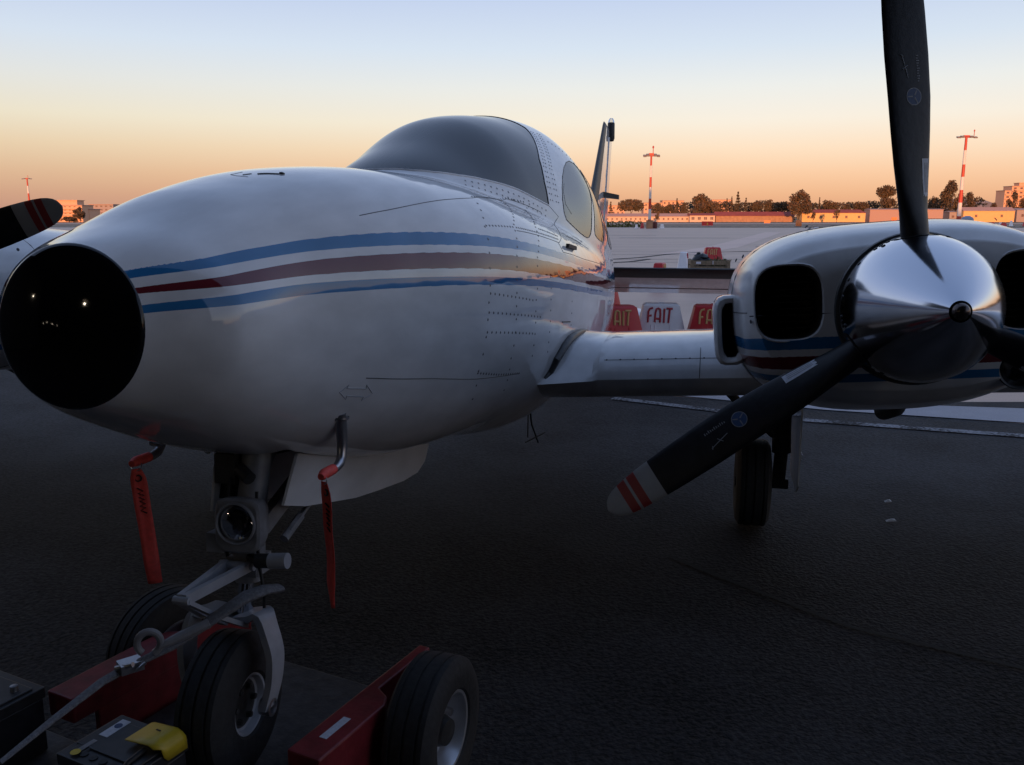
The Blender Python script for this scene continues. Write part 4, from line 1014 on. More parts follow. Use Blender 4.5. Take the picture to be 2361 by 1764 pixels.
b = MB(); cc = q(-.838, 1.86, .632); b.tube([cc+Vector((.024*math.cos(a), .008*math.cos(a), .028*math.sin(a))) for a in np.linspace(-1.2, 4.0, 18)], .0085, 10)
b.tube([cc+Vector((.02, .005, -.012)), cc+Vector((.06, .03, .0)), cc+Vector((.12, .06, .02))], [.008, .012, .012], 10); b.build('hook', M['grey'], sw)

# ================================================================== BARRIERS AND CRATE
M['bwhite'] = mat('white_plastic', (.76, .75, .77), .45, noise=.06, nscale=6)
M['bred'] = mat('red_plastic', (.50, .025, .03), .42, noise=.12, nscale=6)
M['ochre'] = mat('ochre_lettering', (.55, .33, .13), .6)
M['redletter'] = mat('red_lettering', (.36, .03, .045), .6)
M['wood'] = mat('crate_timber', (.20, .155, .10), .8, noise=.3, nscale=20)
FAIT = [[(0, -1), (.03, -.2), (.12, -.02), (.30, .04)], [(-.04, -.55), (.22, -.50)],
        [(.42, -.98), (.46, -.3), (.52, -.04), (.62, 0), (.74, -.05), (.76, -.4), (.74, -1.0)], [(.38, -.72), (.80, -.74)],
        [(1.0, -.02), (.97, -1.02)], [(1.12, -.0), (1.50, -.02)], [(1.33, -.02), (1.24, -1.03)]]
def barrier(loc, rz, red, label, group, sc=1.0, text=True, cat='barrier'):
    r = empty('plastic_barrier', loc, rz); tag(r, label, cat, group); r.scale = (sc, sc, sc)
    h, wb, wt, db, dt = .63, .34, .20, .21, .11
    def sec(z, grow=0):
        k = z/h; hw = wb+(wt-wb)*k+grow; hd = db+(dt-db)*k+grow; out = []
        for t in np.linspace(0, 2*math.pi, 28, endpoint=False):
            c, s_ = math.cos(t), math.sin(t); rr_ = (abs(c/hw)**9+abs(s_/hd)**9)**(-1/9); out.append(Vector((rr_*c, rr_*s_, z)))
        return out
    b = MB(); b.grid([sec(0, .012), sec(.05, .012), sec(.07, 0), sec(.2), sec(.4), sec(h-.02), sec(h, -.02)], 0, True); b.add(sec(h, -.02), [tuple(range(28))]); b.add([Vector((x, 0, h+.001+z)) for x, z in ((-.02, 0), (.03, 0), (.03, .012), (-.02, .012))], [(0, 1, 2, 3)])
    body = b.build('body', M['bred'] if red else M['bwhite'], r, 35)
    b = MB()
    for x in (-.13, -.08, .10): b.tube([Vector((x, -db-.003+.1*.07/h, .07)), Vector((x*.9, -db+(db-dt)*.40/h-.001, .40))], .006, 6)
    b.build('rib', M['bred'] if red else M['bwhite'], body)['kind'] = 'stuff'
    if text:
        b = MB(); H = .155; x0, z0 = -.155, .582
        for st in FAIT:
            pts = []
            for x, z in st:
                zz = z0+z*H; pts.append(Vector((x0+x*H*1.18, -(db+(dt-db)*zz/h)-.001, zz)))
            b.tube(pts, .0125, 6, flat=1); 
        lt = b.build('lettering', M['ochre'] if red else M['redletter'], r); lt.scale = (1, 1, 1)
    return r
NB_, FB_, RB_ = 'plastic barriers standing close behind the wing', 'plastic barriers standing out on the apron', 'row of small barriers along the far apron edge'
barrier((1.69, 9.86, 0), R(-4), False, 'white plastic barrier lettered FAIT in red, between two red ones behind the wing', NB_)
barrier((1.16, 9.60, 0), R(14), True, 'red plastic barrier lettered in ochre, half hidden by the fuselage side', NB_)
barrier((2.24, 9.70, 0), R(-6), True, 'red plastic barrier lettered in ochre, cut off by the engine air scoop', NB_)
barrier((1.20, 11.6, 0), R(40), True, 'red barrier under the tailplane, its top just above the red barrier in front', NB_, text=False)
wb_ = barrier((1.52, 11.3, .21), R(80), False, 'white barrier lying on its side under the tailplane', NB_, text=False); wb_.rotation_euler = (R(90), 0, R(80))
barrier((6.02, 26.4, 0), R(-3), True, 'red barrier lettered FAIT, standing behind the crate', FB_, sc=1.08)
barrier((5.08, 26.0, 0), R(72), False, 'white barrier seen end-on to the left of the crate', FB_, sc=.88)
barrier((3.27, 19.4, 0), R(70), True, 'small red barrier seen end-on just above the tailplane', FB_, sc=.93)
barrier((7.48, 26.4, 0), R(-4), False, 'white barrier lettered FAIT, half hidden by the engine nacelle', FB_)
for i, (x, y, rd, lb) in enumerate([(28.2, 79, True, 'small red barrier between pale ones just above the near nacelle edge'), (27.4, 79.5, False, 'small white barrier left of a red one just above the nacelle edge'), (29.0, 79.3, False, 'small white barrier right of a red one just above the nacelle edge')]):
    barrier((x, y, 0), R(20*i), rd, lb, 'three small barriers above the nacelle edge', text=False, sc=1.0 if rd else .95)
b = MB(); b.beam((25.6, 77.5, .02), (27.0, 80, .55), .18, .05); tag(b.build('leaning_plank', M['tugdark'], smooth=0), 'dark plank leaning on the small barriers above the nacelle edge', 'plank')
cols = 'wrwrrwrwwrw'
for i, c in enumerate(cols):
    x = 70.3+i*1.62+(.5 if i % 3 == 0 else 0); xx = x
    barrier((xx, 150-.3*i, -.1), R(30*i % 90), c == 'r', ('red' if c == 'r' else 'white')+' barrier in the far row beyond the right nacelle, '+['first', 'second', 'third', 'fourth', 'fifth', 'sixth', 'seventh', 'eighth', 'ninth', 'tenth', 'eleventh'][i]+' from the left', RB_, text=False, sc=1.05 if i != 8 else 1.5)
barrier((57.8, 104, 0), R(10), True, 'red barrier nearest in the far right group, at the edge of the picture', RB_, text=False, sc=1.25)
barrier((16.2, 115, 0), R(60), False, 'small white barrier left of the foot of the middle light mast', 'barriers round the foot of the middle mast', text=False, sc=.85)
barrier((19.5, 115, 0), R(20), False, 'small white barrier right of the foot of the middle light mast', 'barriers round the foot of the middle mast', text=False, sc=.9)
barrier((17.1, 116, 0), R(70), True, 'dark red barrier against the left side of the mast cabinet', 'barriers round the foot of the middle mast', text=False, sc=1.15)
b = MB(); b.lathe([(0, .28), (.05, .30), (.5, .31), (.8, .30), (.86, .22), (.88, 0)], (0, 0, 0), (0, 0, 1), 16)
o = b.build('oil_drum', mat('dark_red_drum', (.12, .03, .03), .6), None, 40, (18.75, 116, 0)); tag(o, 'dark red drum on the right of the mast cabinet', 'drum')
# crate with rubbish
cr = empty('timber_crate', (4.62, 20.6, 0), R(-6)); tag(cr, 'open timber crate full of cuttings, standing before a red barrier', 'crate')
for y in (-.3, .3):
    for z in (.10, .25, .40, .535):
        b = MB(); b.box((0, y, z), (.86, .022, .10)); b.build('slat', M['wood'], cr, 0)
for x in (-.43, .43):
    for z in (.10, .25, .40, .535):
        b = MB(); b.box((x, 0, z), (.022, .58, .10)); b.build('slat', M['wood'], cr, 0)
    for y in (-.315, .315):
        b = MB(); b.box((x*.97, y, .30), (.07, .022, .60)); b.build('corner_post', M['wood'], cr, 0)
b = MB(); b.box((-.27, -.314, .535), (.11, .004, .05)); b.build('paper_label', M['sticker'], cr, 0)
b = MB(); b.tube([(.06, -.316, .50), (.06, -.316, .585)], .009, 5); b.tube([(.06, -.316, .58)]+[(.06+.05*math.sin(a), -.316, .555+.025*math.cos(a)) for a in np.linspace(0, math.pi, 7)]+[(.06, -.316, .53)], .009, 5); b.build('stencilled_letter', M['sticker'], cr, 0)
b = MB(); b.box((0, 0, .06), (.84, .58, .03)); b.build('crate_floor', M['wood'], cr, 0)
b = MB(); rnd = random.Random(3)
rows = []
for i in range(9):
    t = i/8; rr_ = .18*math.sin(math.pi*min(1, .12+t*.80))**.6+.01
    rows.append([Vector((-.18+rr_*1.02*math.cos(a)*(1+.24*rnd.uniform(-1, 1)), rr_*math.sin(a)*(1+.24*rnd.uniform(-1, 1)), (.46+t*.27+.02*rnd.uniform(-1, 1)))) for a in np.linspace(0, 2*math.pi, 14, endpoint=False)])
b.grid(rows, 0, True); b.add(rows[-1], [tuple(range(14))]); b.lathe([(0, .02), (.04, .05), (.07, .03)], (-.24, 0, .70), (-.1, 0, 1), 10)
o = b.build('rubbish_bag', mat('black_bin_bag', (.012, .014, .018), .4, bump=.4, bscale=14), None, 50, cr.location, R(-6)); tag(o, 'black rubbish bag lying in the timber crate', 'bag')
b = MB()
for i in range(70):
    p = Vector((rnd.uniform(-.02, .40), rnd.uniform(-.24, .24), .45)); d = Vector((rnd.uniform(-.5, .5), rnd.uniform(-.4, .4), rnd.uniform(.3, 1))).normalized(); e = p+d*rnd.uniform(.08, .24)
    b.tube([p, (p+e)/2+Vector((rnd.uniform(-.03, .03), 0, .02)), e], [.008, .006, .003], 4, mi=i % 2)
    for k in range(3):
        c = p.lerp(e, rnd.uniform(.3, 1)); x = Vector((rnd.uniform(-1, 1), rnd.uniform(-1, 1), rnd.uniform(-1, 1))).normalized()*.035; y = Vector((rnd.uniform(-1, 1), rnd.uniform(-1, 1), rnd.uniform(-1, 1))).normalized()*.02
        b.add([c-x, c-y, c+x, c+y], [(0, 1, 2, 3)], 1+rnd.randint(0, 1))
o = b.build('cut_branches', [M['wood'], mat('green_cuttings', (.06, .085, .02), .8), mat('brown_cuttings', (.17, .09, .04), .8)], None, 0, cr.location, R(-6)); tag(o, 'heap of cut branches and leaves in the right half of the crate', 'branches', kind='stuff')

for (x, y, w_) , lb in (((2.02, 4.42, .028), 'white scrap of paper on the asphalt, the nearer of two right of the main wheel'), ((2.14, 4.74, .020), 'pale scrap on the asphalt, the farther of two right of the main wheel')):
    b = MB(); b.add([(-w_, -.01, .002), (w_, -.006, .004), (w_*.8, .012, .012), (-w_*.9, .01, .004), (0, 0, .016)], [(0, 1, 4), (1, 2, 4), (2, 3, 4), (3, 0, 4)])
    tag(b.build('paper_scrap', M['sticker'], None, 0, (x, y, 0)), lb, 'litter', 'scraps of paper on the asphalt')
# ================================================================== FAR SIDE OF THE AIRFIELD
def az(sx, y): return y*(sx-1180.5)*.000489
def el(sy, y): return 1.6+y*(498-sy)*.0004806
M['leaf'] = []
for i, c in enumerate([(.11, .068, .036), (.075, .056, .034), (.13, .075, .040), (.055, .050, .038)]):
    M['leaf'].append(mat('foliage_%s' % 'abcd'[i], c, .9, noise=.35, nscale=.6))
M['bark'] = mat('bark', (.09, .06, .04), .9, noise=.3, nscale=3)
def tree(sx, top, wpx, base, y, kind, li, label, cat='tree', bare=0):
    X = az(sx, y); g = slope(y)-.03; zt = el(top, y); Wd = wpx*y*.000489; Hh = zt-g; rnd = random.Random(int(sx*7+top))
    r = empty({'umbrella': 'umbrella_pine', 'cypress': 'cypress_tree', 'fir': 'fir_tree', 'round': 'broadleaf_tree', 'hedge': 'evergreen_tree', 'loose': 'loose_crowned_tree'}[kind], (X, y, g))
    tag(r, label, cat, 'trees behind the low airfield buildings')
    b = MB(); tw = max(.12, Hh*.022); cb = {'umbrella': .42, 'cypress': .05, 'fir': .05, 'round': .16, 'hedge': .05, 'loose': .22}[kind]*Hh
    b.tube([(0, 0, -.3), (rnd.uniform(-.2, .2), 0, cb*.6), (rnd.uniform(-.3, .3), 0, Hh*.8)], [tw, tw*.75, tw*.2], 7)
    for k in range(0 if kind in ('cypress', 'fir') else 7):
        a = rnd.uniform(0, 6.28); z0 = cb*rnd.uniform(.7, 1.3); b.tube([(0, 0, z0), (math.cos(a)*Wd*.2, math.sin(a)*Wd*.2, z0+(Hh-z0)*.35), (math.cos(a)*Wd*.36, math.sin(a)*Wd*.36, z0+(Hh-z0)*.6)], [tw*.45, tw*.3, tw*.1], 5)
    b.build('trunk', M['bark'], r, 60)
    lobes = []; hw = Wd/2
    if kind == 'umbrella':
        for k in range(13):
            a = rnd.uniform(0, 6.28); q = hw*.68*rnd.random()**.5; lobes.append((q*math.cos(a), q*math.sin(a), Hh-(Hh-cb)*.42-(q/hw)**2*(Hh-cb)*.30, hw*.36, (Hh-cb)*.40))
    elif kind == 'cypress':
        for k in range(9): t = k/8; lobes.append((0, 0, cb+(Hh-cb)*(.06+.86*t), hw*(1-.75*t**1.6), (Hh-cb)*.12))
    elif kind == 'fir':
        for k in range(10):
            t = k/9
            for j in range(4):
                a = rnd.uniform(0, 6.28); q = hw*(1-t)*.6; lobes.append((q*math.cos(a), q*math.sin(a), cb+(Hh-cb)*(.04+.92*t), hw*(.12+.42*(1-t)), (Hh-cb)*.045))
    else:
        n = {'round': 14, 'hedge': 12, 'loose': 11}[kind]
        for k in range(n):
            a = rnd.uniform(0, 6.28); q = hw*.72*rnd.random()**.5; f = rnd.random(); zz = cb+(Hh-cb)*(.18+.64*f)
            sc = (1-.45*abs(f-.35)/.65); lobes.append((q*sc*math.cos(a), q*sc*math.sin(a), zz, hw*rnd.uniform(.26, .42), (Hh-cb)*rnd.uniform(.13, .22)))
        lobes.append((0, 0, Hh-(Hh-cb)*.18, hw*.36, (Hh-cb)*.18))
    b = MB(); N = int((2300 if kind != 'cypress' else 800)*(.2 if bare else 1)); lf = max(.30, Wd*.042)
    for i in range(N):
        cx, cy, cz, rh, rv = lobes[rnd.randrange(len(lobes))]
        d = Vector((rnd.gauss(0, 1), rnd.gauss(0, 1), rnd.gauss(0, 1))).normalized()*(rnd.random()**.4)
        c = Vector((cx+d.x*rh, cy+d.y*rh, min(cz+d.z*rv, Hh-.15)))
        x = Vector((rnd.gauss(0, 1), rnd.gauss(0, 1), rnd.gauss(0, 1))).normalized()*lf*rnd.uniform(.6, 1.5); y_ = Vector((rnd.gauss(0, 1), rnd.gauss(0, 1), rnd.gauss(0, 1))).normalized()*lf*rnd.uniform(.5, 1.1)
        b.add([c-x, c-y_, c+x*.9, c+y_], [(0, 1, 2, 3)], rnd.choice([0, 0, 1]))
    cr_ = b.build('crown', [M['leaf'][li], M['leaf'][(li+1) % 4]], r, 0)
    return r
T = [(1408, 465, 20, 'fir', 2, 'thin sparse conifer just right of the tail fin', 620), (1455, 458, 66, 'umbrella', 1, 'wide umbrella pine left of the middle light mast', 600),
     (1518, 468, 34, 'hedge', 1, 'bushy evergreen immediately right of the middle mast', 600), (1543, 469, 34, 'hedge', 1, 'square-topped evergreen beside the lone cypress', 605),
     (1560, 457, 10, 'cypress', 0, 'lone cypress rising right of the square-topped evergreen', 598), (1577, 466, 22, 'round', 1, 'small round tree left of the tall spreading tree', 600),
     (1617, 446, 66, 'loose', 2, 'tall spreading tree with open crown above the pale low building', 600), (1650, 464, 34, 'round', 2, 'brownish round tree under the right side of the spreading tree', 590),
     (1675, 457, 9, 'cypress', 0, 'short cypress left of the fir', 600), (1686, 453, 9, 'cypress', 1, 'taller cypress touching the fir on its left', 602),
     (1700, 442, 28, 'fir', 3, 'layered fir, tallest conifer of the tree line', 605), (1719, 456, 18, 'fir', 3, 'small fir on the right of the layered fir', 610),
     (1745, 461, 42, 'umbrella', 1, 'flat-topped pine above the left end of the red roof', 610), (1775, 460, 40, 'hedge', 1, 'dark evergreen above the middle of the red roof', 612),
     (1804, 463, 40, 'umbrella', 1, 'flat-topped pine left of the big round tree', 615), (1843, 438, 64, 'round', 2, 'big round brown tree between the red roofs', 540),
     (1888, 455, 8, 'cypress', 1, 'thin spire tree right of the big round tree', 610), (1912, 461, 50, 'hedge', 1, 'uneven evergreens above the yellow building', 612),
     (1950, 469, 30, 'round', 2, 'low round tree beside the domed pine', 600), (1983, 463, 40, 'umbrella', 1, 'domed umbrella pine at the right end of the yellow building', 608),
     (2042, 427, 66, 'loose', 0, 'tall loose tree behind the upright propeller blade', 590), (2152, 451, 36, 'round', 1, 'low dark tree right of the upright propeller blade', 600),
     (2190, 414, 60, 'loose', 0, 'tallest tree with gaps in its crown, left of the right-hand mast', 560), (2234, 441, 38, 'round', 1, 'round tree right of the right-hand mast', 565),
     (2290, 466, 22, 'loose', 2, 'small ragged tree in front of the pink hillside', 640), (2334, 437, 34, 'round', 2, 'slender tree in front of the tall apartment tower', 560),
     (2362, 441, 30, 'round', 2, 'tree at the right edge beside the apartment tower', 565), (184, 477, 34, 'round', 1, 'dark tree before the orange apartment block', 480),
     (158, 500, 40, 'hedge', 1, 'low bushes at the foot of the orange apartment block', 478)]
for sx, top, w_, kd, li, lb, yy in T: tree(sx, top, w_, 0, yy, kd, li, lb)
for i, (sx, top, w_) in enumerate([(2480, 430, 70), (2600, 445, 80), (2760, 425, 90), (2950, 440, 90), (3200, 430, 110), (3500, 420, 120), (3900, 425, 130)]):
    tree(sx, top, w_, 0, 560-18*i, 'round', i % 4, 'tree beyond the right edge of the view, number %s towards the right' % ['one', 'two', 'three', 'four', 'five', 'six', 'seven'][i])
tree(1876, 488, 14, 0, 500, 'loose', 2, 'small bare sapling before the yellow building, left of its middle', bare=1); tree(1930, 482, 20, 0, 505, 'loose', 2, 'thin bare sapling before the middle of the yellow building', bare=1)
tree(1517, 488, 16, 0, 500, 'loose', 2, 'small bare tree before the pale low building right of the mast', bare=1)

b = MB(); rnd = random.Random(21)
for x0, x1, t0, t1, y in ((1500, 1560, 470, 478, 640), (1560, 1700, 464, 476, 650), (1690, 1850, 461, 472, 650), (1845, 2010, 464, 475, 640), (1995, 2075, 455, 474, 630), (2140, 2260, 450, 472, 620), (2250, 2370, 476, 484, 640)):
    for i in range(int((x1-x0)*16)):
        sx = rnd.uniform(x0, x1); tp = t0+(t1-t0)*(.5+.5*math.sin(sx*.11)*math.cos(sx*.043)); X = az(sx, y); zt = el(tp, y); g = slope(y)
        c = Vector((X, y+rnd.uniform(-8, 8), g+(zt-g)*rnd.random()**.6)); x = Vector((rnd.gauss(0, 1), rnd.gauss(0, 1), rnd.gauss(0, 1))).normalized()*rnd.uniform(.5, 1.1); y_ = Vector((rnd.gauss(0, 1), rnd.gauss(0, 1), rnd.gauss(0, 1))).normalized()*rnd.uniform(.4, .9)
        b.add([c-x, c-y_, c+x, c+y_], [(0, 1, 2, 3)], int((sx//13) % 3))
tag(b.build('far_wood', [M['leaf'][1], M['leaf'][0], M['leaf'][3]], None, 0), 'mass of far trees filling the gaps behind the single trees', 'wood', kind='stuff')
b = MB()
for i in range(9000):
    t = rnd.random(); x = 330-60*t+rnd.uniform(-9, 9); y = 330-420*t; hh = 9+5*math.sin(t*37)+3*math.sin(t*91+1)
    c = Vector((x, y, slope(max(0, y))+hh*rnd.random()**.7)); d1 = Vector((rnd.gauss(0, 1), rnd.gauss(0, 1), rnd.gauss(0, 1))).normalized()*rnd.uniform(.8, 1.7); d2 = Vector((rnd.gauss(0, 1), rnd.gauss(0, 1), rnd.gauss(0, 1))).normalized()*rnd.uniform(.6, 1.3)
    b.add([c-d1, c-d2, c+d1, c+d2], [(0, 1, 2, 3)], rnd.randrange(3))
tag(b.build('side_wood', [M['leaf'][1], M['leaf'][0], M['leaf'][3]], None, 0), 'belt of trees far off on the right side of the airfield', 'wood', kind='stuff')
M['plaster'] = mat('pale_plaster', (.60, .43, .32), .85, noise=.06, nscale=.5)
M['yellowwall'] = mat('yellow_plaster', (.72, .43, .17), .85, noise=.05, nscale=.5)
M['redroof'] = mat('red_tile_roof', (.25, .055, .045), .8, noise=.15, nscale=.4)
M['pinkroof'] = mat('pinkish_roof', (.40, .26, .22), .8, noise=.08)
M['brownwall'] = mat('brown_sheet_wall', (.36, .20, .12), .8, noise=.15, nscale=.6)
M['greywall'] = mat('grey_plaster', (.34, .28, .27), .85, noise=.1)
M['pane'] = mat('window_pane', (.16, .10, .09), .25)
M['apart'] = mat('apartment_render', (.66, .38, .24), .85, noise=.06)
def house(name, label, x0, x1, eave, ridge, y, wallm, roofm, nwin=0, wh=(.9, 1.0), depth=9, cat='building', hip=0, group='low airfield buildings', doors=0, ribs=0):
    X0, X1 = az(x0, y), az(x1, y); g = slope(y)-.03; ze, zr = el(eave, y)-g, el(ridge, y)-g; xc = (X0+X1)/2; hw = (X1-X0)/2
    r = empty(name, (xc, y, g)); tag(r, label, cat, group)
    b = MB(); b.box((0, depth/2, ze/2), (2*hw, depth, ze)); b.build('wall', wallm, r, 0)
    b = MB(); o_ = .35; hp = hip*hw*.02+(.0 if not hip else 2.0)
    b.add([(-hw-o_, -o_, ze), (hw+o_, -o_, ze), (hw+o_, depth+o_, ze), (-hw-o_, depth+o_, ze), (-hw-o_+hp, depth/2, zr), (hw+o_-hp, depth/2, zr), (-hw-o_, -o_, ze-.15), (hw+o_, -o_, ze-.15), (hw+o_, depth+o_, ze-.15), (-hw-o_, depth+o_, ze-.15)],
          [(0, 1, 5, 4), (2, 3, 4, 5), (3, 0, 4), (1, 2, 5), (6, 7, 1, 0), (7, 8, 2, 1), (8, 9, 3, 2), (9, 6, 0, 3), (9, 8, 7, 6)]); b.build('roof', roofm, r, 0)
    if nwin:
        me = None
        for k in range(nwin):
            xx = -hw+(k+.5)*2*hw/nwin
            if me is None:
                b = MB(); b.box((0, 0, 0), (wh[0]+.25, .10, wh[1]+.25)); w_ = b.build('window', wallm, r, 0, (xx, -.05, ze*.55)); me = w_
                b = MB(); b.box((0, -.052, 0), (wh[0]*.44, .02, wh[1])); p = b.build('pane', M['pane'], w_, 0, (-wh[0]*.25, 0, 0)); p2 = p.copy(); COL.objects.link(p2); p2.location.x = wh[0]*.25; p2.parent = w_
            else:
                c = copy_tree(me, r); c.location.x = xx
    if ribs:
        b = MB()
        for k in range(ribs): b.box((-hw+(k+.5)*2*hw/ribs, -.04, ze/2), (.25, .08, ze))
        b.build('wall_rib', wallm, r, 0)['kind'] = 'stuff'
    return r
house('airfield_building', 'long pale single-storey building with a pinkish roof and many small windows', 1385, 1590, 499, 492, 560, M['plaster'], M['pinkroof'], 19, (1.1, 1.3))
house('airfield_building', 'short pale building with a red roof at the right end of the long pale one', 1591, 1649, 496.5, 491.5, 556, M['plaster'], M['redroof'], 4, (2.0, 1.8))
house('airfield_shed', 'long brown shed under a big dark red roof', 1651, 1832, 497.5, 488, 560, M['brownwall'], M['redroof'], 0, ribs=24)
house('airfield_building', 'bright yellow building with a red hipped roof and five windows', 1850, 1996, 490.5, 483, 545, M['yellowwall'], M['redroof'], 5, (1.5, 1.6), hip=1)
house('plain_warehouse', 'plain pinkish warehouse passing behind the upright propeller blade', 2006, 2175, 483, 481, 550, M['pinkroof'], M['pinkroof'], 0)
house('airfield_building', 'low yellow building right of the right-hand mast', 2222, 2340, 486, 477.5, 545, M['yellowwall'], M['pinkroof'], 2, (1.5, 1.6))
house('roadside_hut', 'dark small hut at the right edge below the apartment tower', 2345, 2375, 484, 480, 550, M['greywall'], M['greywall'], 1, (2.4, 1.6))
house('airfield_building', 'long low building beyond the right edge of the view', 2450, 2900, 486, 478, 520, M['yellowwall'], M['redroof'], 8, (1.5, 1.6))
house('gate_hut', 'dark hut under the tallest tree', 2190, 2206, 489, 486, 552, M['greywall'], M['greywall'], 1, (1.5, 1.4))
def apartment(label, x0, x1, top, y, floors, bays, wallm, depth=14, pent=0, balc=True):
    X0, X1 = az(x0, y), az(x1, y); g = slope(y)-.03; Hh = el(top, y)-g; xc, hw = (X0+X1)/2, (X1-X0)/2
    r = empty('apartment_block', (xc, y, g)); tag(r, label, 'apartment block', 'apartment blocks beyond the airfield')
    b = MB(); b.box((0, depth/2, Hh/2), (2*hw, depth, Hh)); b.build('wall', wallm, r, 0)
    b = MB(); b.box((0, depth/2-.2, Hh+.2), (2*hw+.8, depth+.8, .4)); rf = b.build('roof', M['pinkroof'], r, 0)
    if pent: b = MB(); b.box((hw*.1, depth/2, Hh+1.7), (hw*1.1, depth*.6, 2.6)); b.box((hw*.1, depth/2, Hh+3.1), (hw*1.2, depth*.7, .25)); b.build('penthouse', wallm, rf, 0)
    fh = Hh/floors; ww = 2*hw/bays; me = None; bm_ = None
    for f in range(floors):
        for k in range(bays):
            xx = -hw+(k+.5)*ww; zz = (f+.55)*fh
            if me is None:
                b = MB(); b.box((0, 0, 0), (ww*.5, .12, fh*.5)); me = b.build('window', wallm, r, 0, (xx, -.06, zz)); b = MB(); b.box((0, -.062, 0), (ww*.42, .02, fh*.42)); b.build('pane', M['pane'], me, 0)
            else: c = copy_tree(me, r); c.location = (xx, -.06, zz)
        if balc and f:
            if bm_ is None: b = MB(); b.box((0, -.7, 0), (2*hw*.9, 1.3, .15)); b.box((0, -1.3, .5), (2*hw*.9, .08, .9)); bm_ = b.build('balcony', wallm, r, 0, (0, 0, f*fh))
            else: c = bm_.copy(); COL.objects.link(c); c.parent = r; c.location = (0, 0, f*fh)
    return r
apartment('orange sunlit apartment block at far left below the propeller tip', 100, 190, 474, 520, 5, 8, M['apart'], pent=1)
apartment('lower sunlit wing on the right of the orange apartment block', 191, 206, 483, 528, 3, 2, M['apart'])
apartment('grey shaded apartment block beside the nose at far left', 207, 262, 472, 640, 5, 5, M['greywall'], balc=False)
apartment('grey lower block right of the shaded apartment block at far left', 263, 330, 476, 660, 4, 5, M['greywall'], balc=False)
apartment('pale orange block behind the middle light mast', 1484, 1526, 468, 800, 4, 4, M['apart'], balc=False)
apartment('broad orange block behind the lone cypress', 1527, 1576, 463, 830, 4, 5, M['apart'], balc=False)
apartment('orange block between the spreading tree and the cypresses', 1640, 1688, 461, 840, 5, 4, M['apart'], balc=False)
apartment('low orange block between the tail fin and the umbrella pine', 1380, 1440, 474, 800, 3, 6, M['apart'], balc=False)
apartment('tall stepped apartment tower at the right edge', 2328, 2400, 430, 780, 8, 5, M['apart'], pent=1)
apartment('lower part of the tower, left of it at the right edge', 2312, 2327, 440, 776, 7, 1, M['apart'])
# hills
def hill(x0, x1, top, y, m):
    b = MB(); rows = []
    xs = np.linspace(az(x0, y), az(x1, y), 60); rnd = random.Random(5)
    prof = [math.sin(math.pi*i/59)**.7*(.85+.15*math.sin(i*.5)+.05*rnd.random()) for i in range(60)]
    for j, k in enumerate((0, .55, 1, .8, 0)): rows.append([(x, y+j*120, -6+(el(top, y)+6)*p*k) for x, p in zip(xs, prof)])
    b.grid(rows); return tag(b.build('hill', m, None, 60), kind='structure')
M['hill'] = mat('dry_hillside', (.42, .26, .17), .95, noise=.3, nscale=.02)
hill(2180, 2480, 452, 2200, M['hill'])
# light masts
M['mastred'] = mat('mast_red', (.48, .05, .025), .5); M['mastwhite'] = mat('mast_white', (.66, .62, .58), .5); M['lampgrey'] = mat('floodlight_grey', (.22, .18, .16), .5)
def mast(label, x, y, h, r0, bounds, topred=True, cabinet=True):
    g = slope(y)-.0 if y > 128 else 0; r = empty('light_mast', (x, y, g)); tag(r, label, 'light mast', 'red and white floodlight masts')
    rad = lambda z: r0*(1-.45*z/h)
    zs = [h]+bounds+[0]
    for i in range(len(zs)-1):
        b = MB(); b.tube([(0, 0, zs[i+1]), (0, 0, zs[i])], [rad(zs[i+1]), rad(zs[i])], 14); b.build('pole_section', M['mastred'] if i % 2 == 0 else M['mastwhite'], r, 60)
    b = MB(); hw = h*.095
    b.box((0, 0, h+.12), (hw*1.0, .5, .10)); b.beam((-hw, 0, h-.02), (hw, 0, h-.02), .12, .12); b.box((0, 0, h+.25), (hw*.7, .3, .16)); b.build('head_frame', M['mastred'], r, 0)
    for sx_ in (-1, -.55, .55, 1):
        b = MB(); b.box((sx_*hw, -.2, h-.02+(.12 if abs(sx_) < .8 else 0)), (hw*.42, .5, .20), Matrix.Rotation(R(18), 3, 'X')); b.build('floodlight', M['lampgrey'], r, 0)
    b = MB(); b.tube([(hw*.25 if cabinet else hw*.9, 0, h+.2), (hw*.25 if cabinet else hw*.9, 0, h+1.1)], .05, 6); b.lathe([(0, .02), (.1, .12), (.3, .10), (.35, 0)], (hw*.25 if cabinet else hw*.9, 0, h+.9), (0, 0, 1), 8); b.build('warning_lamp', M['mastred'], r)
    b = MB(); b.box((0, -.1, .5), (.75, .8, 1.0)); b.box((0, -.1, 1.03), (.85, .9, .06)); b.box((0, -.52, .5), (.6, .03, .8)); b.build('base_cabinet', M['brownwall'], r, 0)
mast('red and white floodlight mast in the middle distance right of the tail fin', az(1498, 115), 115, el(361, 115), .21, [el(k, 115) for k in (383, 409, 432, 458, 482, 506)])
mast('tall red and white floodlight mast right of the upright propeller blade', az(2212, 150), 150, el(318, 150), .36, [el(k, 150) for k in (347, 379, 407, 437, 466, 497)], cabinet=False)
mast('distant floodlight mast at far left above the propeller tip', az(70, 330), 330, el(413, 330)-slope(330), .42, [el(k, 330)-slope(330) for k in (429, 446, 463, 480, 497)])
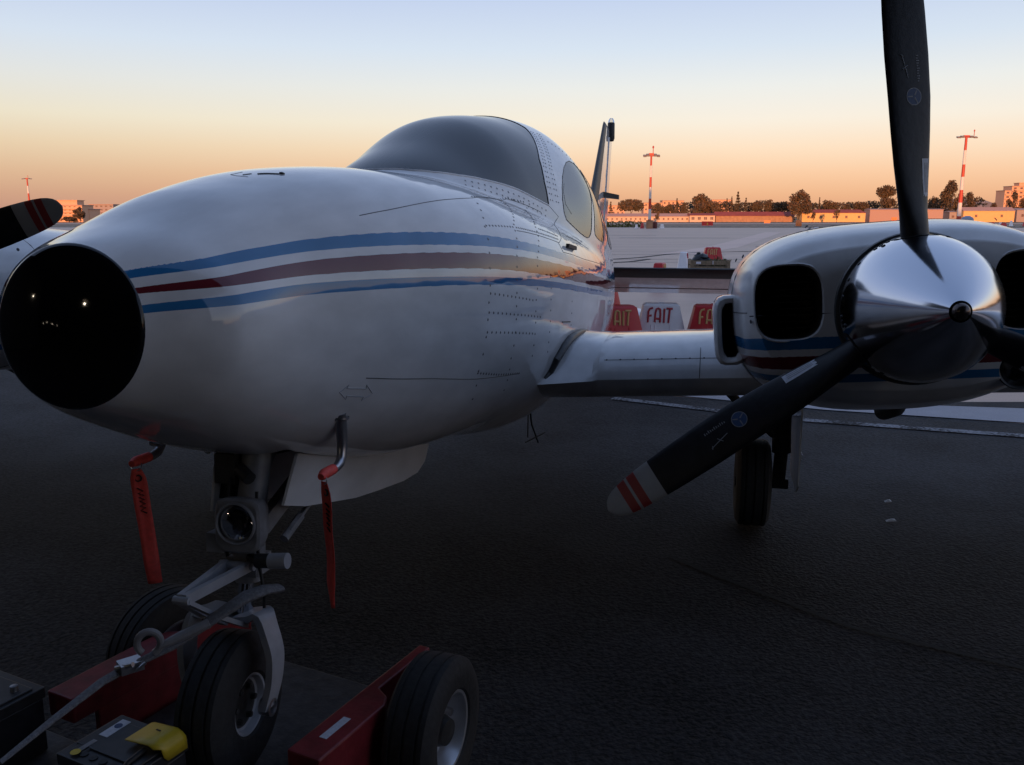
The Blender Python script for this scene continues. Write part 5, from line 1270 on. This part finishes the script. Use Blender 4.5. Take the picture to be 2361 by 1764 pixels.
# things on the grass
def board(x, y, w, h, z, m, label, name='marker_board', cat='marker'):
    g = slope(y) if y > 128 else 0; r = empty(name, (x, y, g)); tag(r, label, cat)
    b = MB(); b.box((0, 0, z+h/2), (w, .12, h)); b.build('panel', m, r, 0)
    for q_ in (-.4, .4): b = MB(); b.box((q_*w, .02, z/2), (.06, .06, z)); b.build('post', M['lampgrey'], r, 0)
    return r
M['orange'] = mat('orange_marker', (.75, .22, .06), .6); M['bred2'] = mat('sign_red', (.60, .03, .025), .5)
sg = board(az(1632, 158), 158, 2.0, .75, .05, M['bred2'], 'wide red marker board in the grass right of the middle mast')
b = MB(); b.prism([(-.16, -.07, .25), (.16, -.07, .25), (0, -.07, .6)], (0, -.01, 0)); b.build('yellow_triangle', M['yellow'], sg, 0)
b = MB(); b.lathe([(0, .42), (.1, .5), (.9, .5), (1.0, .42), (1.02, 0)], (0, 0, 0), (0, 0, 1), 16); tag(b.build('marker_drum', M['orange'], None, 40, (az(1843, 148), 148, slope(148))), 'orange marker drum in the grass before the big round tree', 'drum')
board(az(1770, 230), 230, 1.6, .7, .3, M['orange'], 'small orange board beside the far runway')
board(az(2063, 235), 235, 1.4, 1.4, .4, M['orange'], 'square orange board left of the upright propeller blade')
board(az(2147, 160), 160, .7, .6, .2, M['bwhite'], 'small white board just right of the upright propeller blade')
def parked_car(x, y, rz, m, label):
    g = slope(y); r = empty('parked_car', (x, y, g), rz); tag(r, label, 'car')
    b = MB(); pr = [(-2.1, .35), (-2.1, .85), (-1.3, .95), (-.8, 1.42), (.7, 1.45), (1.35, .98), (2.05, .85), (2.1, .35)]
    b.prism([(x_, -.8, z) for x_, z in pr], (0, 1.6, 0)); b.build('body', m, r, 0)
    b = MB(); b.prism([(-1.15, -.81, 1.0), (-.72, -.81, 1.36), (.62, -.81, 1.38), (1.15, -.81, 1.0)], (0, 1.62, 0)); b.build('window', M['pane'], r, 0)
    for x_ in (-1.3, 1.3):
        for s in (-1, 1): b = MB(); b.lathe([(-.1, .31), (.1, .31), (.1, 0)], (x_, s*.75, .31), (0, s, 0), 14); b.build('wheel', M['tyre'], r, 40)
parked_car(az(2182, 330), 330, 0, M['bwhite'], 'white car left of the foot of the right-hand mast')
parked_car(az(2192, 345), 345, R(20), M['mastwhite'], 'pale car behind the white car under the tallest tree')
b = MB(); b.lathe([(0, .25), (.2, .6), (.8, 1.0), (1.3, .85), (1.6, .35), (1.62, 0)], (0, 0, 0), (0, 0, 1), 20); tag(b.build('water_tank', mat('blue_grey_tank', (.25, .30, .40), .5), None, 50, (az(2232, 140), 140, 0)), 'round blue-grey tank right of the foot of the right-hand mast', 'tank')
b = MB(); rnd = random.Random(9)
for i in range(260):
    x = az(rnd.uniform(1398, 1480), 129); c = Vector((x, 129+rnd.uniform(-.5, .5), rnd.random()**2*.8)); d = Vector((rnd.gauss(0, .12), rnd.gauss(0, .1), .22)); e = Vector((.12, 0, 0))
    b.add([c-e, c+e, c+d], [(0, 1, 2)])
tag(b.build('weeds', mat('yellow_green_weeds', (.10, .10, .025), .9), None, 0), 'yellow-green weeds along the apron edge right of the tail fin', 'weeds', kind='stuff')

# ================================================================== THE HANGAR BEHIND THE CAMERA
M['hangar'] = mat('dark_sheet_metal', (.035, .036, .04), .7, noise=.15, nscale=.5)
hg = empty('hangar', (-20, -2.6, 0)); tag(hg, 'long dark sheet-metal hangar behind the viewpoint whose shade covers the apron', 'hangar')
HX0, HX1, HH, HD = -112, 24.5, 11.5, 34
b = MB(); oz = 7.2
b.box(((HX0+4)/2, 0, HH/2), (4-HX0, .3, HH)); b.box(((22+HX1)/2, 0, HH/2), (HX1-22, .3, HH)); b.box((13, 0, (oz+HH)/2), (18, .3, HH-oz))
b.box((HX0, -HD/2, HH/2), (.3, HD-.3, HH)); b.box((HX1, -HD/2, HH/2), (.3, HD-.3, HH)); b.box(((HX0+HX1)/2, -HD, HH/2), (HX1-HX0+.3, .3, HH))
b.build('wall', M['hangar'], hg, 0)
b = MB(); b.box(((HX0+HX1)/2, -HD/2+.8, HH+.21), (HX1-HX0+2, HD+3, .4)); b.build('roof', M['hangar'], hg, 0)
b = MB(); b.box((8.5, 4.3, 3.1), (3, 8.6, 6.2)); b.build('shade_annexe', M['hangar'], hg, 0)  # unseen wing, added to darken the left propeller blade and the tug
b = MB(); b.box(((HX0+HX1)/2, 2.05, 5.6), (HX1-HX0, 3.8, .25)); b.build('shade_canopy', M['hangar'], hg, 0)  # unseen overhang, added to cut sky light on the nose and tug
for k in range(7): b = MB(); b.beam((HX0+10+k*19, .1, 7.4), (HX0+10+k*19, 3.7, 5.75), .12, .12); b.build('shade_canopy_strut', M['hangar'], hg, 0)  # struts of the added overhang
for k in range(4): b = MB(); b.box((-2-8*k, .35-.2*(k % 2), 3.55), (8.2, .12, 7.1)); b.build('sliding_door', M['hangar'], hg, 0)
tb = empty('apron_shade_building', (70, -92, 0)); tag(tb, 'long dark unseen building added far behind the viewpoint to shade the right of the apron', 'building')  # unseen block, put in to keep low sun off the right-hand apron
b = MB(); b.box((0, -10, 8.2), (190, 20, 16.4)); b.build('wall', M['hangar'], tb, 0)
b = MB(); b.box((0, -10, 16.6), (192, 22, .4)); b.build('roof', M['hangar'], tb, 0)
for f_ in range(4):
    for k in range(20): b = MB(); b.box((-90+k*9.4, .05, 2.2+f_*3.9), (5.5, .2, 1.8)); b.build('window', M['pane'], tb, 0)
M['lamp'] = mat('lit_lamp', (1, .9, .75), .5, emit=(1, .86, .66), estr=120)
M['lampdim'] = mat('lit_strip_lamp', (1, .9, .75), .5, emit=(1, .86, .66), estr=25)
for x, y, z in ((-9.90, -1.57, 3.43), (-3.65, -2.05, 2.55)):
    r = empty('wall_lamp', (x, y, z)); tag(r, 'lit lamp on the hangar front, '+('high up' if z > 3 else 'low down'), 'lamp', 'lit lamps on the hangar front')
    b = MB(); b.lathe([(-.045, .01), (-.03, .035), (0, .045), (.03, .035), (.045, 0)], (0, 0, 0), (0, 1, 0), 16); b.build('bulb', M['lamp'], r)
    b = MB(); b.tube([(0, -.5, .12), (0, -.05, .2)], .03, 8); b.lathe([(.12, .02), (.10, .12), (.08, .14)], (0, 0, .06), (0, 0, 1), 14); b.build('bracket', M['lampgrey'], r)
for k in range(4):
    r = empty('strip_lamp', (-7.8+.65*k, -2.05, 1.72+.06*(k % 2))); tag(r, 'small lit lamp in a row low on the hangar front, '+['first', 'second', 'third', 'fourth'][k], 'lamp', 'row of small lamps on the hangar front')
    b = MB(); b.lathe([(-.02, .005), (0, .022), (.02, 0)], (0, 0, 0), (0, 1, 0), 12); b.build('bulb', M['lampdim'], r)
    b = MB(); b.box((0, -.2, 0), (.1, .3, .1)); b.build('bracket', M['lampgrey'], r, 0)
